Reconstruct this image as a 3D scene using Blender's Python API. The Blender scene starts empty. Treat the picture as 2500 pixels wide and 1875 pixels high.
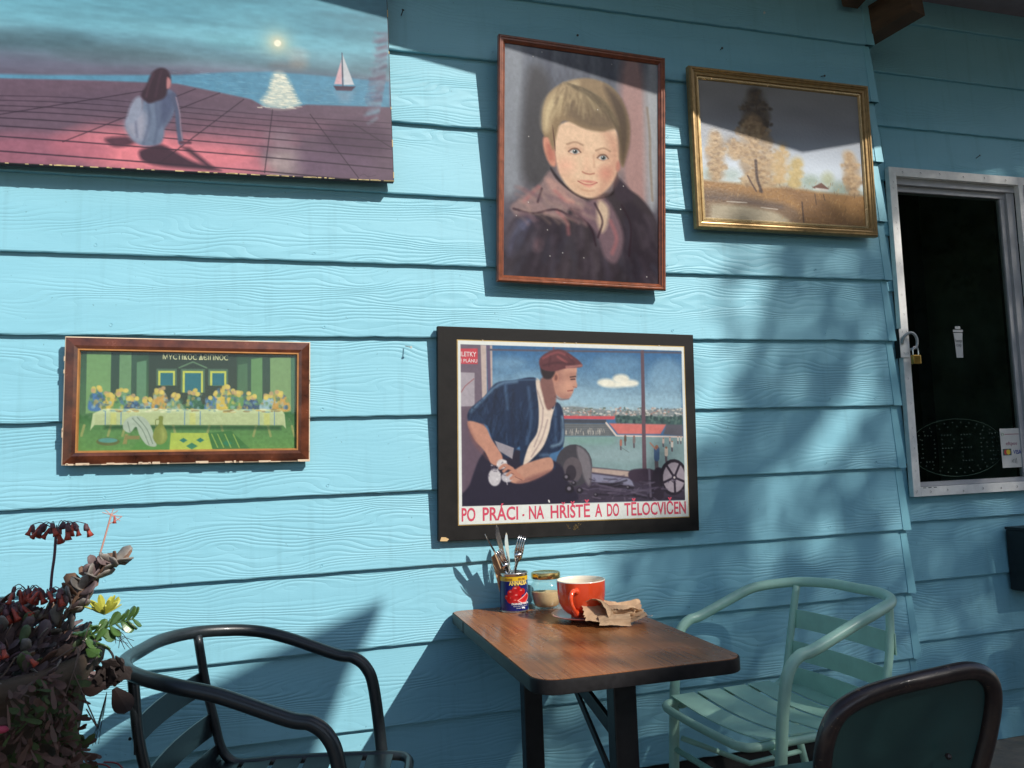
import bpy, math, random
import numpy as np
from mathutils import Vector, Matrix
random.seed(7); rng = np.random.default_rng(7)
rad = math.radians
scn = bpy.context.scene
COL = scn.collection

# ------------------------------------------------------------------ camera, sky, sun, exposure
YAW, PITCH, ROLL = rad(17.1), rad(4.93), rad(-2.09)
def cam_axes():
    f = Vector((math.sin(YAW)*math.cos(PITCH), math.cos(YAW)*math.cos(PITCH), math.sin(PITCH)))
    r = Vector((math.cos(YAW), -math.sin(YAW), 0)); u = r.cross(f)
    return r*math.cos(ROLL)+u*math.sin(ROLL), -r*math.sin(ROLL)+u*math.cos(ROLL), f
cr, cu, cf = cam_axes()
cam = bpy.data.cameras.new('camera'); co = bpy.data.objects.new('camera', cam); COL.objects.link(co)
co.matrix_world = Matrix(((cr.x, cu.x, -cf.x, 0), (cr.y, cu.y, -cf.y, 0), (cr.z, cu.z, -cf.z, 1.21), (0, 0, 0, 1)))
cam.sensor_width = 36; cam.lens = 36*2020/2500; cam.clip_start = .05; cam.clip_end = 500
scn.camera = co
SUN = Vector((.72, -1.12, 1.0))
world = bpy.data.worlds.new('World'); scn.world = world; world.use_nodes = True
wn = world.node_tree.nodes; wl = world.node_tree.links
sky = wn.new('ShaderNodeTexSky'); sky.sky_type = 'NISHITA'; sky.sun_disc = False
sky.sun_elevation = math.atan2(1, math.hypot(.72, 1.12)); sky.sun_rotation = math.atan2(.72, -1.12)
wl.new(sky.outputs[0], wn['Background'].inputs[0]); wn['Background'].inputs[1].default_value = .108
sl = bpy.data.lights.new('sun', 'SUN'); sl.energy = 3.75; sl.angle = rad(.53); sl.color = (1, .955, .88)
so = bpy.data.objects.new('sun', sl); COL.objects.link(so); so.location = (6, -6, 9)
so.rotation_euler = SUN.to_track_quat('Z', 'Y').to_euler()
vs = scn.view_settings; vs.view_transform = 'Standard'; vs.look = 'None'; vs.exposure = .43; vs.gamma = 1
scn.cycles.use_denoising = True; scn.cycles.max_bounces = 8; scn.cycles.transparent_max_bounces = 16; scn.cycles.caustics_reflective = False

# ------------------------------------------------------------------ materials
def lin(c):
    c = np.asarray(c, float)/255.; return np.where(c <= .04045, c/12.92, ((c+.055)/1.055)**2.4)
def mat(name, col, rough=.5, metal=0., var=.12, scale=25., bump=0., bscale=60., stretch=(1, 1, 1), spec=.5, coat=0., col2=None, coords='Object', wear=None, wcut=.72):
    m = bpy.data.materials.new(name); m.use_nodes = True; N = m.node_tree.nodes; L = m.node_tree.links
    b = N['Principled BSDF']; b.inputs['Roughness'].default_value = rough; b.inputs['Metallic'].default_value = metal
    b.inputs['Specular IOR Level'].default_value = spec; b.inputs['Coat Weight'].default_value = coat; b.inputs['Coat Roughness'].default_value = .08
    tc = N.new('ShaderNodeTexCoord'); mp = N.new('ShaderNodeMapping'); mp.inputs['Scale'].default_value = stretch
    L.new(tc.outputs[coords], mp.inputs[0])
    n = N.new('ShaderNodeTexNoise'); n.inputs['Scale'].default_value = scale; n.inputs['Detail'].default_value = 6; n.inputs['Roughness'].default_value = .6
    L.new(mp.outputs[0], n.inputs['Vector'])
    r = N.new('ShaderNodeValToRGB'); r.color_ramp.elements[0].position = .3; r.color_ramp.elements[1].position = .7
    c1 = tuple(max(0, x*(1-var)) for x in col) if col2 is None else tuple(col2); c2 = tuple(x*(1+var) for x in col) if col2 is None else tuple(col)
    r.color_ramp.elements[0].color = (*c1, 1); r.color_ramp.elements[1].color = (*c2, 1)
    L.new(n.outputs[0], r.inputs[0]); L.new(r.outputs[0], b.inputs['Base Color'])
    if wear is not None:   # chips and rubbed spots
        nw = N.new('ShaderNodeTexNoise'); nw.inputs['Scale'].default_value = 55; nw.inputs['Detail'].default_value = 7; nw.inputs['Roughness'].default_value = .75; L.new(mp.outputs[0], nw.inputs['Vector'])
        mw = N.new('ShaderNodeMapRange'); mw.inputs[1].default_value = wcut; mw.inputs[2].default_value = wcut+.03; L.new(nw.outputs[0], mw.inputs[0])
        xw = N.new('ShaderNodeMix'); xw.data_type = 'RGBA'; L.new(mw.outputs[0], xw.inputs[0]); L.new(r.outputs[0], xw.inputs[6]); xw.inputs[7].default_value = (*wear, 1); L.new(xw.outputs[2], b.inputs['Base Color'])
    rr = N.new('ShaderNodeMapRange'); rr.inputs[3].default_value = max(.02, rough*.8); rr.inputs[4].default_value = min(1, rough*1.25)
    L.new(n.outputs[0], rr.inputs[0]); L.new(rr.outputs[0], b.inputs['Roughness'])
    if bump:
        n2 = N.new('ShaderNodeTexNoise'); n2.inputs['Scale'].default_value = bscale; n2.inputs['Detail'].default_value = 4
        L.new(mp.outputs[0], n2.inputs['Vector'])
        bp = N.new('ShaderNodeBump'); bp.inputs['Strength'].default_value = 1; bp.inputs['Distance'].default_value = bump
        L.new(n2.outputs[0], bp.inputs['Height']); L.new(bp.outputs[0], b.inputs['Normal'])
    return m

def siding_mat(name, grain=1.0):
    m = bpy.data.materials.new(name); m.use_nodes = True; N = m.node_tree.nodes; L = m.node_tree.links
    b = N['Principled BSDF']; b.inputs['Roughness'].default_value = .5; b.inputs['Specular IOR Level'].default_value = .35
    g = N.new('ShaderNodeNewGeometry'); oi = N.new('ShaderNodeObjectInfo'); sp = N.new('ShaderNodeSeparateXYZ'); L.new(g.outputs['Position'], sp.inputs[0])
    def M(op, a, bb, c=None):
        n = N.new('ShaderNodeMath'); n.operation = op
        for i, v in enumerate((a, bb, c)):
            if v is None: continue
            if isinstance(v, (int, float)): n.inputs[i].default_value = v
            else: L.new(v, n.inputs[i])
        return n.outputs[0]
    def NZ(sx, sz, detail, off):
        c = N.new('ShaderNodeCombineXYZ')
        L.new(M('MULTIPLY_ADD', sp.outputs[0], sx, M('MULTIPLY', oi.outputs['Random'], 41.7)), c.inputs[0])
        L.new(M('MULTIPLY', sp.outputs[2], sz), c.inputs[2])
        L.new(M('MULTIPLY_ADD', oi.outputs['Random'], 23.3, off), c.inputs[1])
        n = N.new('ShaderNodeTexNoise'); n.inputs['Scale'].default_value = 1; n.inputs['Detail'].default_value = detail; n.inputs['Roughness'].default_value = .55
        L.new(c.outputs[0], n.inputs['Vector']); return n.outputs[0]
    warp = NZ(2.1, 9., 1.5, 0); small = NZ(7, 22, 1, 5)
    F = M('ADD', M('MULTIPLY_ADD', warp, 15., M('MULTIPLY', sp.outputs[2], 78.)), M('MULTIPLY', small, 1.6))
    saw = M('PINGPONG', F, .5); ridge = M('POWER', M('MULTIPLY', saw, 2.), .55)
    fine = NZ(14, 420, 2, 9)
    mask = N.new('ShaderNodeMapRange'); L.new(NZ(1.3, 10, 0, 3), mask.inputs[0]); mask.inputs[1].default_value = .33; mask.inputs[2].default_value = .62; mask.inputs[3].default_value = .15; mask.inputs[4].default_value = 1.
    h = M('ADD', M('MULTIPLY', ridge, mask.outputs[0]), M('MULTIPLY', fine, .22))
    bl = NZ(260, 260, 2, 2); h = M('ADD', h, M('MULTIPLY', bl, .05))
    und = NZ(2.2, 6, 1, 7); h = M('ADD', h, M('MULTIPLY', und, 1.2))
    bp = N.new('ShaderNodeBump'); bp.inputs['Distance'].default_value = .00115*grain; L.new(h, bp.inputs['Height']); L.new(bp.outputs[0], b.inputs['Normal'])
    r = N.new('ShaderNodeValToRGB'); L.new(NZ(3, 8, 5, 11), r.inputs[0])
    r.color_ramp.elements[0].position = .25; r.color_ramp.elements[1].position = .75
    r.color_ramp.elements[0].color = (.215, .485, .585, 1); r.color_ramp.elements[1].color = (.25, .535, .64, 1)
    # dust settled in specks
    sp2 = NZ(90, 90, 3, 15); mk = N.new('ShaderNodeMapRange'); L.new(sp2, mk.inputs[0]); mk.inputs[1].default_value = .70; mk.inputs[2].default_value = .76; mk.inputs[3].default_value = 0; mk.inputs[4].default_value = .55
    mx = N.new('ShaderNodeMix'); mx.data_type = 'RGBA'; L.new(mk.outputs[0], mx.inputs[0]); L.new(r.outputs[0], mx.inputs[6]); mx.inputs[7].default_value = (.07, .17, .2, 1)
    # faint grimy streaks running down from the laps
    st = NZ(34, 2.2, 3, 21); mk2 = N.new('ShaderNodeMapRange'); L.new(st, mk2.inputs[0]); mk2.inputs[1].default_value = .56; mk2.inputs[2].default_value = .80; mk2.inputs[3].default_value = 0; mk2.inputs[4].default_value = .22
    mx2 = N.new('ShaderNodeMix'); mx2.data_type = 'RGBA'; L.new(mk2.outputs[0], mx2.inputs[0]); L.new(mx.outputs[2], mx2.inputs[6]); mx2.inputs[7].default_value = (.12, .27, .32, 1)
    L.new(mx2.outputs[2], b.inputs['Base Color'])
    return m

def print_mat(name, rough=.35, spec=.5, bump=0.):
    m = bpy.data.materials.new(name); m.use_nodes = True; N = m.node_tree.nodes; L = m.node_tree.links
    b = N['Principled BSDF']; a = N.new('ShaderNodeVertexColor'); a.layer_name = 'print'
    n = N.new('ShaderNodeTexNoise'); n.inputs['Scale'].default_value = 90; n.inputs['Detail'].default_value = 5
    tc = N.new('ShaderNodeTexCoord'); L.new(tc.outputs['Object'], n.inputs['Vector'])
    mr = N.new('ShaderNodeMapRange'); mr.inputs[3].default_value = .93; mr.inputs[4].default_value = 1.05; L.new(n.outputs[0], mr.inputs[0])
    mx = N.new('ShaderNodeVectorMath'); mx.operation = 'SCALE'; L.new(a.outputs[0], mx.inputs[0]); L.new(mr.outputs[0], mx.inputs['Scale'])
    L.new(mx.outputs[0], b.inputs['Base Color'])
    b.inputs['Roughness'].default_value = rough; b.inputs['Specular IOR Level'].default_value = spec
    if bump:
        bp = N.new('ShaderNodeBump'); bp.inputs['Distance'].default_value = bump; L.new(n.outputs[0], bp.inputs['Height']); L.new(bp.outputs[0], b.inputs['Normal'])
    return m

def glass_mat(name, tint=(1, 1, 1), refl=1.0):
    m = bpy.data.materials.new(name); m.use_nodes = True; N = m.node_tree.nodes; L = m.node_tree.links
    N.remove(N['Principled BSDF']); out = N['Material Output']
    t = N.new('ShaderNodeBsdfTransparent'); t.inputs[0].default_value = (*tint, 1)
    g = N.new('ShaderNodeBsdfGlossy'); g.inputs['Roughness'].default_value = .02
    f = N.new('ShaderNodeLayerWeight'); f.inputs[0].default_value = .5; pw = N.new('ShaderNodeMath'); pw.operation = 'POWER'; pw.inputs[1].default_value = 4; L.new(f.outputs['Facing'], pw.inputs[0])
    k = N.new('ShaderNodeMath'); k.operation = 'MULTIPLY_ADD'; k.inputs[1].default_value = .8*refl; k.inputs[2].default_value = .045*refl; L.new(pw.outputs[0], k.inputs[0])
    x = N.new('ShaderNodeMixShader'); L.new(k.outputs[0], x.inputs[0]); L.new(t.outputs[0], x.inputs[1]); L.new(g.outputs[0], x.inputs[2]); L.new(x.outputs[0], out.inputs[0])
    return m

MS = siding_mat('painted_siding')
M_cap = mat('painted_metal', (.22, .51, .60), .4, var=.05, scale=8)
M_alu = mat('mill_aluminium', (.84, .82, .78), .6, var=.1, scale=30, bump=.0002)
M_alu_g = mat('grey_aluminium', (.40, .40, .41), .6, var=.08)
M_black = mat('black_paint', (.012, .012, .013), .38, var=.3, scale=40, bump=.0002, bscale=150)
M_dark = mat('dark_hole', (.01, .01, .01), .8)
M_room = mat('dark_room', (.22, .27, .22), .9, var=.5, scale=3)
M_glass = glass_mat('window_glass', (.75, .8, .78), .6)
M_pglass = glass_mat('picture_glass', (.97, .99, .98), .6)
M_jar = glass_mat('jar_glass', (.965, .985, .98), .8)
M_steel = mat('stainless_steel', (.72, .72, .72), .16, 1., var=.05)
M_galv = mat('galvanised_steel', (.4, .42, .43), .42, .8, var=.15, scale=60)
M_brass = mat('brass', (.55, .33, .08), .3, .9, var=.2, scale=60)
M_nail = mat('rusty_nail', (.06, .06, .06), .6, .4)
M_nailp = mat('painted_nail', (.5, .55, .52), .5)
M_beam = mat('rough_timber', (.085, .05, .028), .8, var=.35, scale=9, stretch=(1, 1, 6), bump=.001)
M_soffit = mat('soffit_board', (.25, .22, .25), .8)
M_ground = mat('concrete', (.24, .195, .15), .9, var=.25, scale=4, bump=.003, bscale=40)
M_bchair = mat('black_powder_coat', (.016, .022, .026), .36, wear=(.14, .15, .15), wcut=.70, var=.2, scale=60, bump=.00015, bscale=400, coat=.15)
M_mint = mat('mint_powder_coat', (.37, .62, .50), .36, var=.1, scale=14, coat=.15, wear=(.12, .10, .07), wcut=.70, bump=.0001, bscale=400)
M_rim = mat('worn_brown_enamel', (.008, .0035, .005), .4, wear=(.16, .10, .06), wcut=.62, var=.5, scale=60, coat=.3, col2=(.028, .013, .011), bump=.0004, bscale=60)
M_teal = mat('green_metal', (.018, .06, .058), .42, var=.25, scale=5, coat=.2)
M_teal2 = mat('teal_paint', (.01, .16, .12), .45)
M_edge = mat('table_edging', (.012, .011, .012), .5, var=.3, scale=90, spec=.3)
M_added_sail = mat('added_sail_fabric', (.35, .33, .3), .9)

# ------------------------------------------------------------------ object helpers
def link(name, me, m=None, parent=None, smooth=False, loc=None, rot=None):
    if m is not None: me.materials.append(m)
    if smooth: me.polygons.foreach_set('use_smooth', [True]*len(me.polygons))
    o = bpy.data.objects.new(name, me); COL.objects.link(o)
    if parent is not None: o.parent = parent
    if loc is not None: o.location = loc
    if rot is not None: o.rotation_euler = rot
    return o
def tag(o, label=None, cat=None, group=None, kind=None):
    for k, v in (('label', label), ('category', cat), ('group', group), ('kind', kind)):
        if v: o[k] = v
    return o
def thing(name, label, cat, loc=(0, 0, 0), rot=(0, 0, 0), group=None, kind=None):
    o = bpy.data.objects.new(name, None); COL.objects.link(o); o.location = loc; o.rotation_euler = rot; o.empty_display_size = .05
    return tag(o, label, cat, group, kind)
def pydata(name, v, f):
    me = bpy.data.meshes.new(name); me.from_pydata([tuple(p) for p in v], [], f); me.update(); return me
class B:
    """collects shapes for one mesh"""
    def __init__(s): s.v = []; s.f = []
    def add(s, v, f):
        n = len(s.v); s.v += [tuple(p) for p in v]; s.f += [tuple(i+n for i in q) for q in f]; return s
    def box(s, a, b, M=None, bev=0.):
        (x0, y0, z0), (x1, y1, z1) = a, b
        if bev <= 0:
            v = [Vector(p) for p in ((x0, y0, z0), (x1, y0, z0), (x1, y1, z0), (x0, y1, z0), (x0, y0, z1), (x1, y0, z1), (x1, y1, z1), (x0, y1, z1))]
            f = [(0, 3, 2, 1), (4, 5, 6, 7), (0, 1, 5, 4), (1, 2, 6, 5), (2, 3, 7, 6), (3, 0, 4, 7)]
        else:
            import bmesh
            bm = bmesh.new(); bmesh.ops.create_cube(bm, size=1)
            for w in bm.verts: w.co = Vector(((x0+x1)/2+w.co.x*(x1-x0), (y0+y1)/2+w.co.y*(y1-y0), (z0+z1)/2+w.co.z*(z1-z0)))
            bmesh.ops.bevel(bm, geom=bm.edges[:], offset=bev, segments=2, affect='EDGES', profile=.6)
            bm.verts.index_update(); v = [w.co.copy() for w in bm.verts]; f = [tuple(w.index for w in q.verts) for q in bm.faces]; bm.free()
        if M is not None: v = [M @ p for p in v]
        return s.add(v, f)
    def prism(s, poly, h0, h1, axis='z', M=None):
        n = len(poly)
        def P(p, h): return Vector((p[0], p[1], h)) if axis == 'z' else (Vector((p[0], h, p[1])) if axis == 'y' else Vector((h, p[0], p[1])))
        v = [P(p, h0) for p in poly]+[P(p, h1) for p in poly]
        if M is not None: v = [M @ p for p in v]
        return s.add(v, [tuple(range(n))[::-1], tuple(range(n, 2*n))]+[(i, (i+1) % n, n+(i+1) % n, n+i) for i in range(n)])
    def lathe(s, prof, n=40, c=(0, 0, 0)):
        v = []; f = []
        for r, z in prof:
            for i in range(n):
                a = 2*math.pi*i/n; v.append((c[0]+r*math.cos(a), c[1]+r*math.sin(a), c[2]+z))
        for j in range(len(prof)-1):
            for i in range(n): f.append((j*n+i, j*n+(i+1) % n, (j+1)*n+(i+1) % n, (j+1)*n+i))
        return s.add(v, f)
    def tube(s, pts, r, n=12, closed=False, cap=True):
        pts = [Vector(p) for p in pts]; N = len(pts); rr = r if isinstance(r, (list, tuple)) else [r]*N
        T = []
        for i in range(N):
            a = pts[(i-1) % N] if (closed or i) else pts[i]; b = pts[(i+1) % N] if (closed or i < N-1) else pts[i]
            t = (b-a); T.append(t.normalized() if t.length > 1e-9 else Vector((0, 0, 1)))
        up = Vector((0, 0, 1)) if abs(T[0].z) < .9 else Vector((1, 0, 0))
        u = (up-T[0]*up.dot(T[0])).normalized(); v = []
        for i in range(N):
            u = (u-T[i]*u.dot(T[i])); u = u.normalized() if u.length > 1e-6 else T[i].orthogonal().normalized()
            w = T[i].cross(u)
            for k in range(n):
                a = 2*math.pi*k/n; v.append(pts[i]+(u*math.cos(a)+w*math.sin(a))*rr[i])
        f = []
        for i in range(N if closed else N-1):
            j = (i+1) % N
            for k in range(n): f.append((i*n+k, i*n+(k+1) % n, j*n+(k+1) % n, j*n+k))
        if cap and not closed: f += [tuple(range(n))[::-1], tuple((N-1)*n+k for k in range(n))]
        return s.add(v, f)
    def blob(s, c, r, seg=8, rings=6):
        v = []; f = []; c = Vector(c); rx, ry, rz = (r, r, r) if isinstance(r, (int, float)) else r
        v.append(c+Vector((0, 0, rz)))
        for j in range(1, rings):
            t = math.pi*j/rings
            for i in range(seg):
                a = 2*math.pi*i/seg; v.append(c+Vector((rx*math.sin(t)*math.cos(a), ry*math.sin(t)*math.sin(a), rz*math.cos(t))))
        v.append(c-Vector((0, 0, rz))); L = len(v)-1
        for i in range(seg): f.append((0, 1+i, 1+(i+1) % seg)); f.append((L, L-seg+(i+1) % seg, L-seg+i))
        for j in range(rings-2):
            for i in range(seg):
                a = 1+j*seg; f.append((a+i, a+seg+i, a+seg+(i+1) % seg, a+(i+1) % seg))
        return s.add(v, f)
    def me(s, name): return pydata(name, s.v, s.f)
    def obj(s, name, m, parent=None, smooth=False, **k): return link(name, s.me(name), m, parent, smooth, **k)
def catmull(pts, k=8, closed=False):
    pts = [Vector(p) for p in pts]; n = len(pts); out = []
    for i in range(n if closed else n-1):
        p0 = pts[(i-1) % n] if closed or i > 0 else pts[0]*2-pts[1]; p1 = pts[i]; p2 = pts[(i+1) % n]
        p3 = pts[(i+2) % n] if closed or i < n-2 else pts[-1]*2-pts[-2]
        for j in range(k):
            t = j/k; out.append(.5*((2*p1)+(p2-p0)*t+(2*p0-5*p1+4*p2-p3)*t*t+(3*p1-p0-3*p2+p3)*t**3))
    if not closed: out.append(pts[-1])
    return out
def auto_smooth(o, ang=35):
    me = o.data; me.polygons.foreach_set('use_smooth', [True]*len(me.polygons))
    try: me.set_sharp_from_angle(angle=rad(ang))
    except Exception: pass
    return o
def text_mesh(name, s, size, w=None, m=None, parent=None, loc=(0, 0, 0), extrude=.0003, bold=0., align='LEFT', wrap=None, spacing=1.):
    c = bpy.data.curves.new('lettering', 'FONT'); c.body = s; c.size = size; c.extrude = extrude; c.offset = bold; c.space_character = spacing; c.resolution_u = 3
    t = bpy.data.objects.new('t', c); COL.objects.link(t); bpy.context.view_layer.update()
    me = bpy.data.meshes.new_from_object(t.evaluated_get(bpy.context.evaluated_depsgraph_get())); bpy.data.objects.remove(t)
    n = len(me.vertices); co_ = np.empty(n*3); me.vertices.foreach_get('co', co_); co_ = co_.reshape(-1, 3)
    mn, mx = co_[:, 0].min(), co_[:, 0].max(); sc = (w/(mx-mn)) if w else 1.
    x = (co_[:, 0]-mn)*sc
    if align == 'CENTER': x -= (mx-mn)*sc/2
    z = co_[:, 1]; y = -co_[:, 2]
    if wrap:
        R, a0 = wrap; th = a0+x/R; out = np.stack([(R-y)*np.cos(th), (R-y)*np.sin(th), z], 1)
    else: out = np.stack([x, y, z], 1)
    me.vertices.foreach_set('co', out.astype(np.float32).ravel()); me.update(); me.name = name
    return link(name, me, m, parent, loc=loc)

# ------------------------------------------------------------------ painter: flat prints as coloured vertex grids
def vnoise(h, w, sy, sx, seed=0):
    r = np.random.default_rng(seed); gy = max(2, int(h/sy)+3); gx = max(2, int(w/sx)+3); g = r.random((gy, gx))
    y = np.arange(h)/sy; x = np.arange(w)/sx; y0 = y.astype(int); x0 = x.astype(int); fy = (y-y0)[:, None]; fx = (x-x0)[None]
    fy = fy*fy*(3-2*fy); fx = fx*fx*(3-2*fx)
    return (g[y0][:, x0]*(1-fy)*(1-fx)+g[y0+1][:, x0]*fy*(1-fx)+g[y0][:, x0+1]*(1-fy)*fx+g[y0+1][:, x0+1]*fy*fx)
class Cv:
    def __init__(s, w, h, quad):
        s.w, s.h = w, h; s.clip = None; s.a = np.zeros((h, w, 3)); dst = [(0, 0), (w, 0), (w, h), (0, h)]; A = []; b = []
        for (x, y), (u, v) in zip(quad, dst):
            A.append([x, y, 1, 0, 0, 0, -u*x, -u*y]); b.append(u); A.append([0, 0, 0, x, y, 1, -v*x, -v*y]); b.append(v)
        s.H = np.append(np.linalg.solve(np.array(A, float), np.array(b, float)), 1).reshape(3, 3)
        q = np.array(quad, float); s.k = w/np.hypot(*(q[1]-q[0]))
    def T(s, p):
        p = np.asarray(p, float); q = np.c_[p, np.ones(len(p))] @ s.H.T; return q[:, :2]/q[:, 2:]
    def _bb(s, P, pad):
        x0 = max(0, int(P[:, 0].min()-pad)); x1 = min(s.w, int(P[:, 0].max()+pad)+2); y0 = max(0, int(P[:, 1].min()-pad)); y1 = min(s.h, int(P[:, 1].max()+pad)+2)
        return x0, x1, y0, y1
    def _dist(s, P, closed, X, Y):
        d = np.full(X.shape, 1e9); ins = np.zeros(X.shape, bool); n = len(P)
        for i in range(n if closed else n-1):
            a = P[i]; b = P[(i+1) % n]; e = b-a; L = e@e+1e-12
            t = np.clip(((X-a[0])*e[0]+(Y-a[1])*e[1])/L, 0, 1); d = np.minimum(d, (X-a[0]-t*e[0])**2+(Y-a[1]-t*e[1])**2)
            if closed:
                c = ((a[1] > Y) != (b[1] > Y)); ins ^= c & (X < (b[0]-a[0])*(Y-a[1])/(b[1]-a[1]+1e-12)+a[0])
        return np.sqrt(d), ins
    def put(s, box, al, col, tex=0):
        x0, x1, y0, y1 = box; col = np.asarray(col, float)
        if s.clip is not None: al = al*s.clip[y0:y1, x0:x1]
        c = col if col.ndim == 1 else col[y0:y1, x0:x1]
        if tex: c = c*(1+tex*(s.nz(y0, y1, x0, x1)-.5)[..., None])
        s.a[y0:y1, x0:x1] = s.a[y0:y1, x0:x1]*(1-al[..., None])+c*al[..., None]
    def nz(s, y0, y1, x0, x1):
        if not hasattr(s, '_n'): s._n = .6*vnoise(s.h, s.w, 5, 5, 3)+.4*vnoise(s.h, s.w, 2, 2, 4)
        return s._n[y0:y1, x0:x1]
    def fill(s, pts, col, soft=1., curve=True, al=1., tex=.10):
        P = s.T(pts)
        if curve and len(P) > 2: P = np.array([(p.x, p.y) for p in catmull([(x, y, 0) for x, y in P], 5, True)])
        bx = s._bb(P, soft+2); x0, x1, y0, y1 = bx
        if x1 <= x0 or y1 <= y0: return
        Y, X = np.mgrid[y0:y1, x0:x1]+.5; d, ins = s._dist(P, True, X, Y); sd = np.where(ins, d, -d)
        s.put(bx, np.clip(.5+sd/soft, 0, 1)*al, col, tex)
    def line(s, pts, col, w, soft=1., curve=True, al=1., tex=.08):
        P = s.T(pts)
        if curve and len(P) > 2: P = np.array([(p.x, p.y) for p in catmull([(x, y, 0) for x, y in P], 5)])
        wd = w*s.k/2; bx = s._bb(P, wd+soft+1); x0, x1, y0, y1 = bx
        if x1 <= x0 or y1 <= y0: return
        Y, X = np.mgrid[y0:y1, x0:x1]+.5; d, _ = s._dist(P, False, X, Y); m = min(1, max(.25, 2*wd))
        s.put(bx, np.clip(.5+(max(wd, .5)-d)/soft, 0, 1)*al*m, col, tex)
    def mask(s, pts=None, curve=True):
        s.clip = None
        if pts is None: return
        P = s.T(pts)
        if curve: P = np.array([(p.x, p.y) for p in catmull([(x, y, 0) for x, y in P], 5, True)])
        Y, X = np.mgrid[0:s.h, 0:s.w]+.5; d, ins = s._dist(P, True, X, Y); s.clip = np.clip(.5+np.where(ins, d, -d)/1.5, 0, 1)
    def ell(s, c, rx, ry, col, soft=1., al=1., rot=0., tex=.10):
        a = np.linspace(0, 2*np.pi, 22)[:-1]; cs, sn = math.cos(rot), math.sin(rot)
        s.fill([(c[0]+rx*np.cos(t)*cs-ry*np.sin(t)*sn, c[1]+rx*np.cos(t)*sn+ry*np.sin(t)*cs) for t in a], col, soft, False, al, tex)
    def glow(s, c, r, col, al=1., p=2., sy=1.):
        q = s.T([c])[0]; R = r*s.k; Y, X = np.mgrid[0:s.h, 0:s.w]+.5; d = np.hypot(X-q[0], (Y-q[1])*sy)/R
        s.put((0, s.w, 0, s.h), np.exp(-d**p)*al, col)
    def vgrad(s, stops):
        y = (np.arange(s.h)+.5)/s.h; f = [q[0] for q in stops]
        s.a[:] = np.stack([np.interp(y, f, [q[1][i] for q in stops]) for i in range(3)], -1)[:, None]
    def mottle(s, amt, sy, sx, seed, tint=(1, 1, 1)):
        s.a *= 1+amt*(vnoise(s.h, s.w, sy, sx, seed)-.5)[..., None]*np.array(tint)
    def mesh(s, name, W, H, m, parent, loc=(0, 0, 0), wrap=None, gain=.80):
        w, h = s.w, s.h; X, Z = np.meshgrid(np.linspace(-W/2, W/2, w), np.linspace(H/2, -H/2, h)); co_ = np.stack([X, np.zeros_like(X), Z], -1)
        if wrap:
            R, a0 = wrap; th = a0+X/R; co_ = np.stack([R*np.cos(th), R*np.sin(th), Z], -1)
        me = bpy.data.meshes.new(name); me.vertices.add(w*h); me.vertices.foreach_set('co', co_.astype(np.float32).ravel())
        i = (np.arange(h-1)[:, None]*w+np.arange(w-1)[None]).ravel(); q = np.stack([i, i+w, i+w+1, i+1], 1).ravel(); nf = len(i)
        me.loops.add(nf*4); me.loops.foreach_set('vertex_index', q.astype(np.int32)); me.polygons.add(nf)
        me.polygons.foreach_set('loop_start', (np.arange(nf)*4).astype(np.int32)); me.update(calc_edges=True)
        at = me.color_attributes.new('print', 'FLOAT_COLOR', 'POINT'); c = np.ones((h, w, 4)); c[..., :3] = lin(np.clip(s.a, 0, 255))*gain
        at.data.foreach_set('color', c.astype(np.float32).ravel())
        o = link(name, me, m, parent, loc=loc)
        if wrap: me.polygons.foreach_set('use_smooth', [True]*len(me.polygons))
        return o

# ------------------------------------------------------------------ setting: ground, walls, roof
D = 2.55
g = B(); g.add([(-60, -60, 0), (60, -60, 0), (60, 60, 0), (-60, 60, 0)], [(0, 1, 2, 3)]).obj('ground', M_ground)['kind'] = 'structure'

XC = 2.32                                    # end of the picture wall
zb = [3.3+1.21-1.21]                         # butt heights of the siding, top to bottom
ZK = [.607, .5166, .4227, .3304, .2410, .1495, .0533, -.0382, -.1285, -.2186, -.3109]
ZK = [1.21+z*2.55 for z in ZK]
ZK = [ZK[0]+.235*2, ZK[0]+.235]+ZK+[ZK[-1]-.232]
wall = thing('picture_wall', 'turquoise timber-look lapped siding wall hung with five pictures', 'wall', (0, D, 0))
def board_mesh(name, x0, x1, z0, z1, y_butt, y_top, thick=.019, nick=0, seed=0):
    """one lapped board: butt edge proud at the bottom, its lower arris slightly uneven"""
    r = random.Random(seed); n = max(2, int((x1-x0)/.035)); v = []; f = []
    for i in range(n+1):
        x = x0+(x1-x0)*i/n; e = r.uniform(-.0009, .0009) if nick else 0
        if nick and r.random() < .03: e += .002
        v += [(x, y_top, z1), (x, y_butt+.0004, z0+.003+e*.5), (x, y_butt+.0022, z0+e), (x, y_butt+thick+.002, z0+e)]
    for i in range(n):
        a = i*4
        for k in range(3): f.append((a+k, a+k+1, a+k+5, a+k+4))
    f += [(0, 3, 2, 1), (n*4, n*4+1, n*4+2, n*4+3)]
    return pydata(name, v, f)
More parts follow.
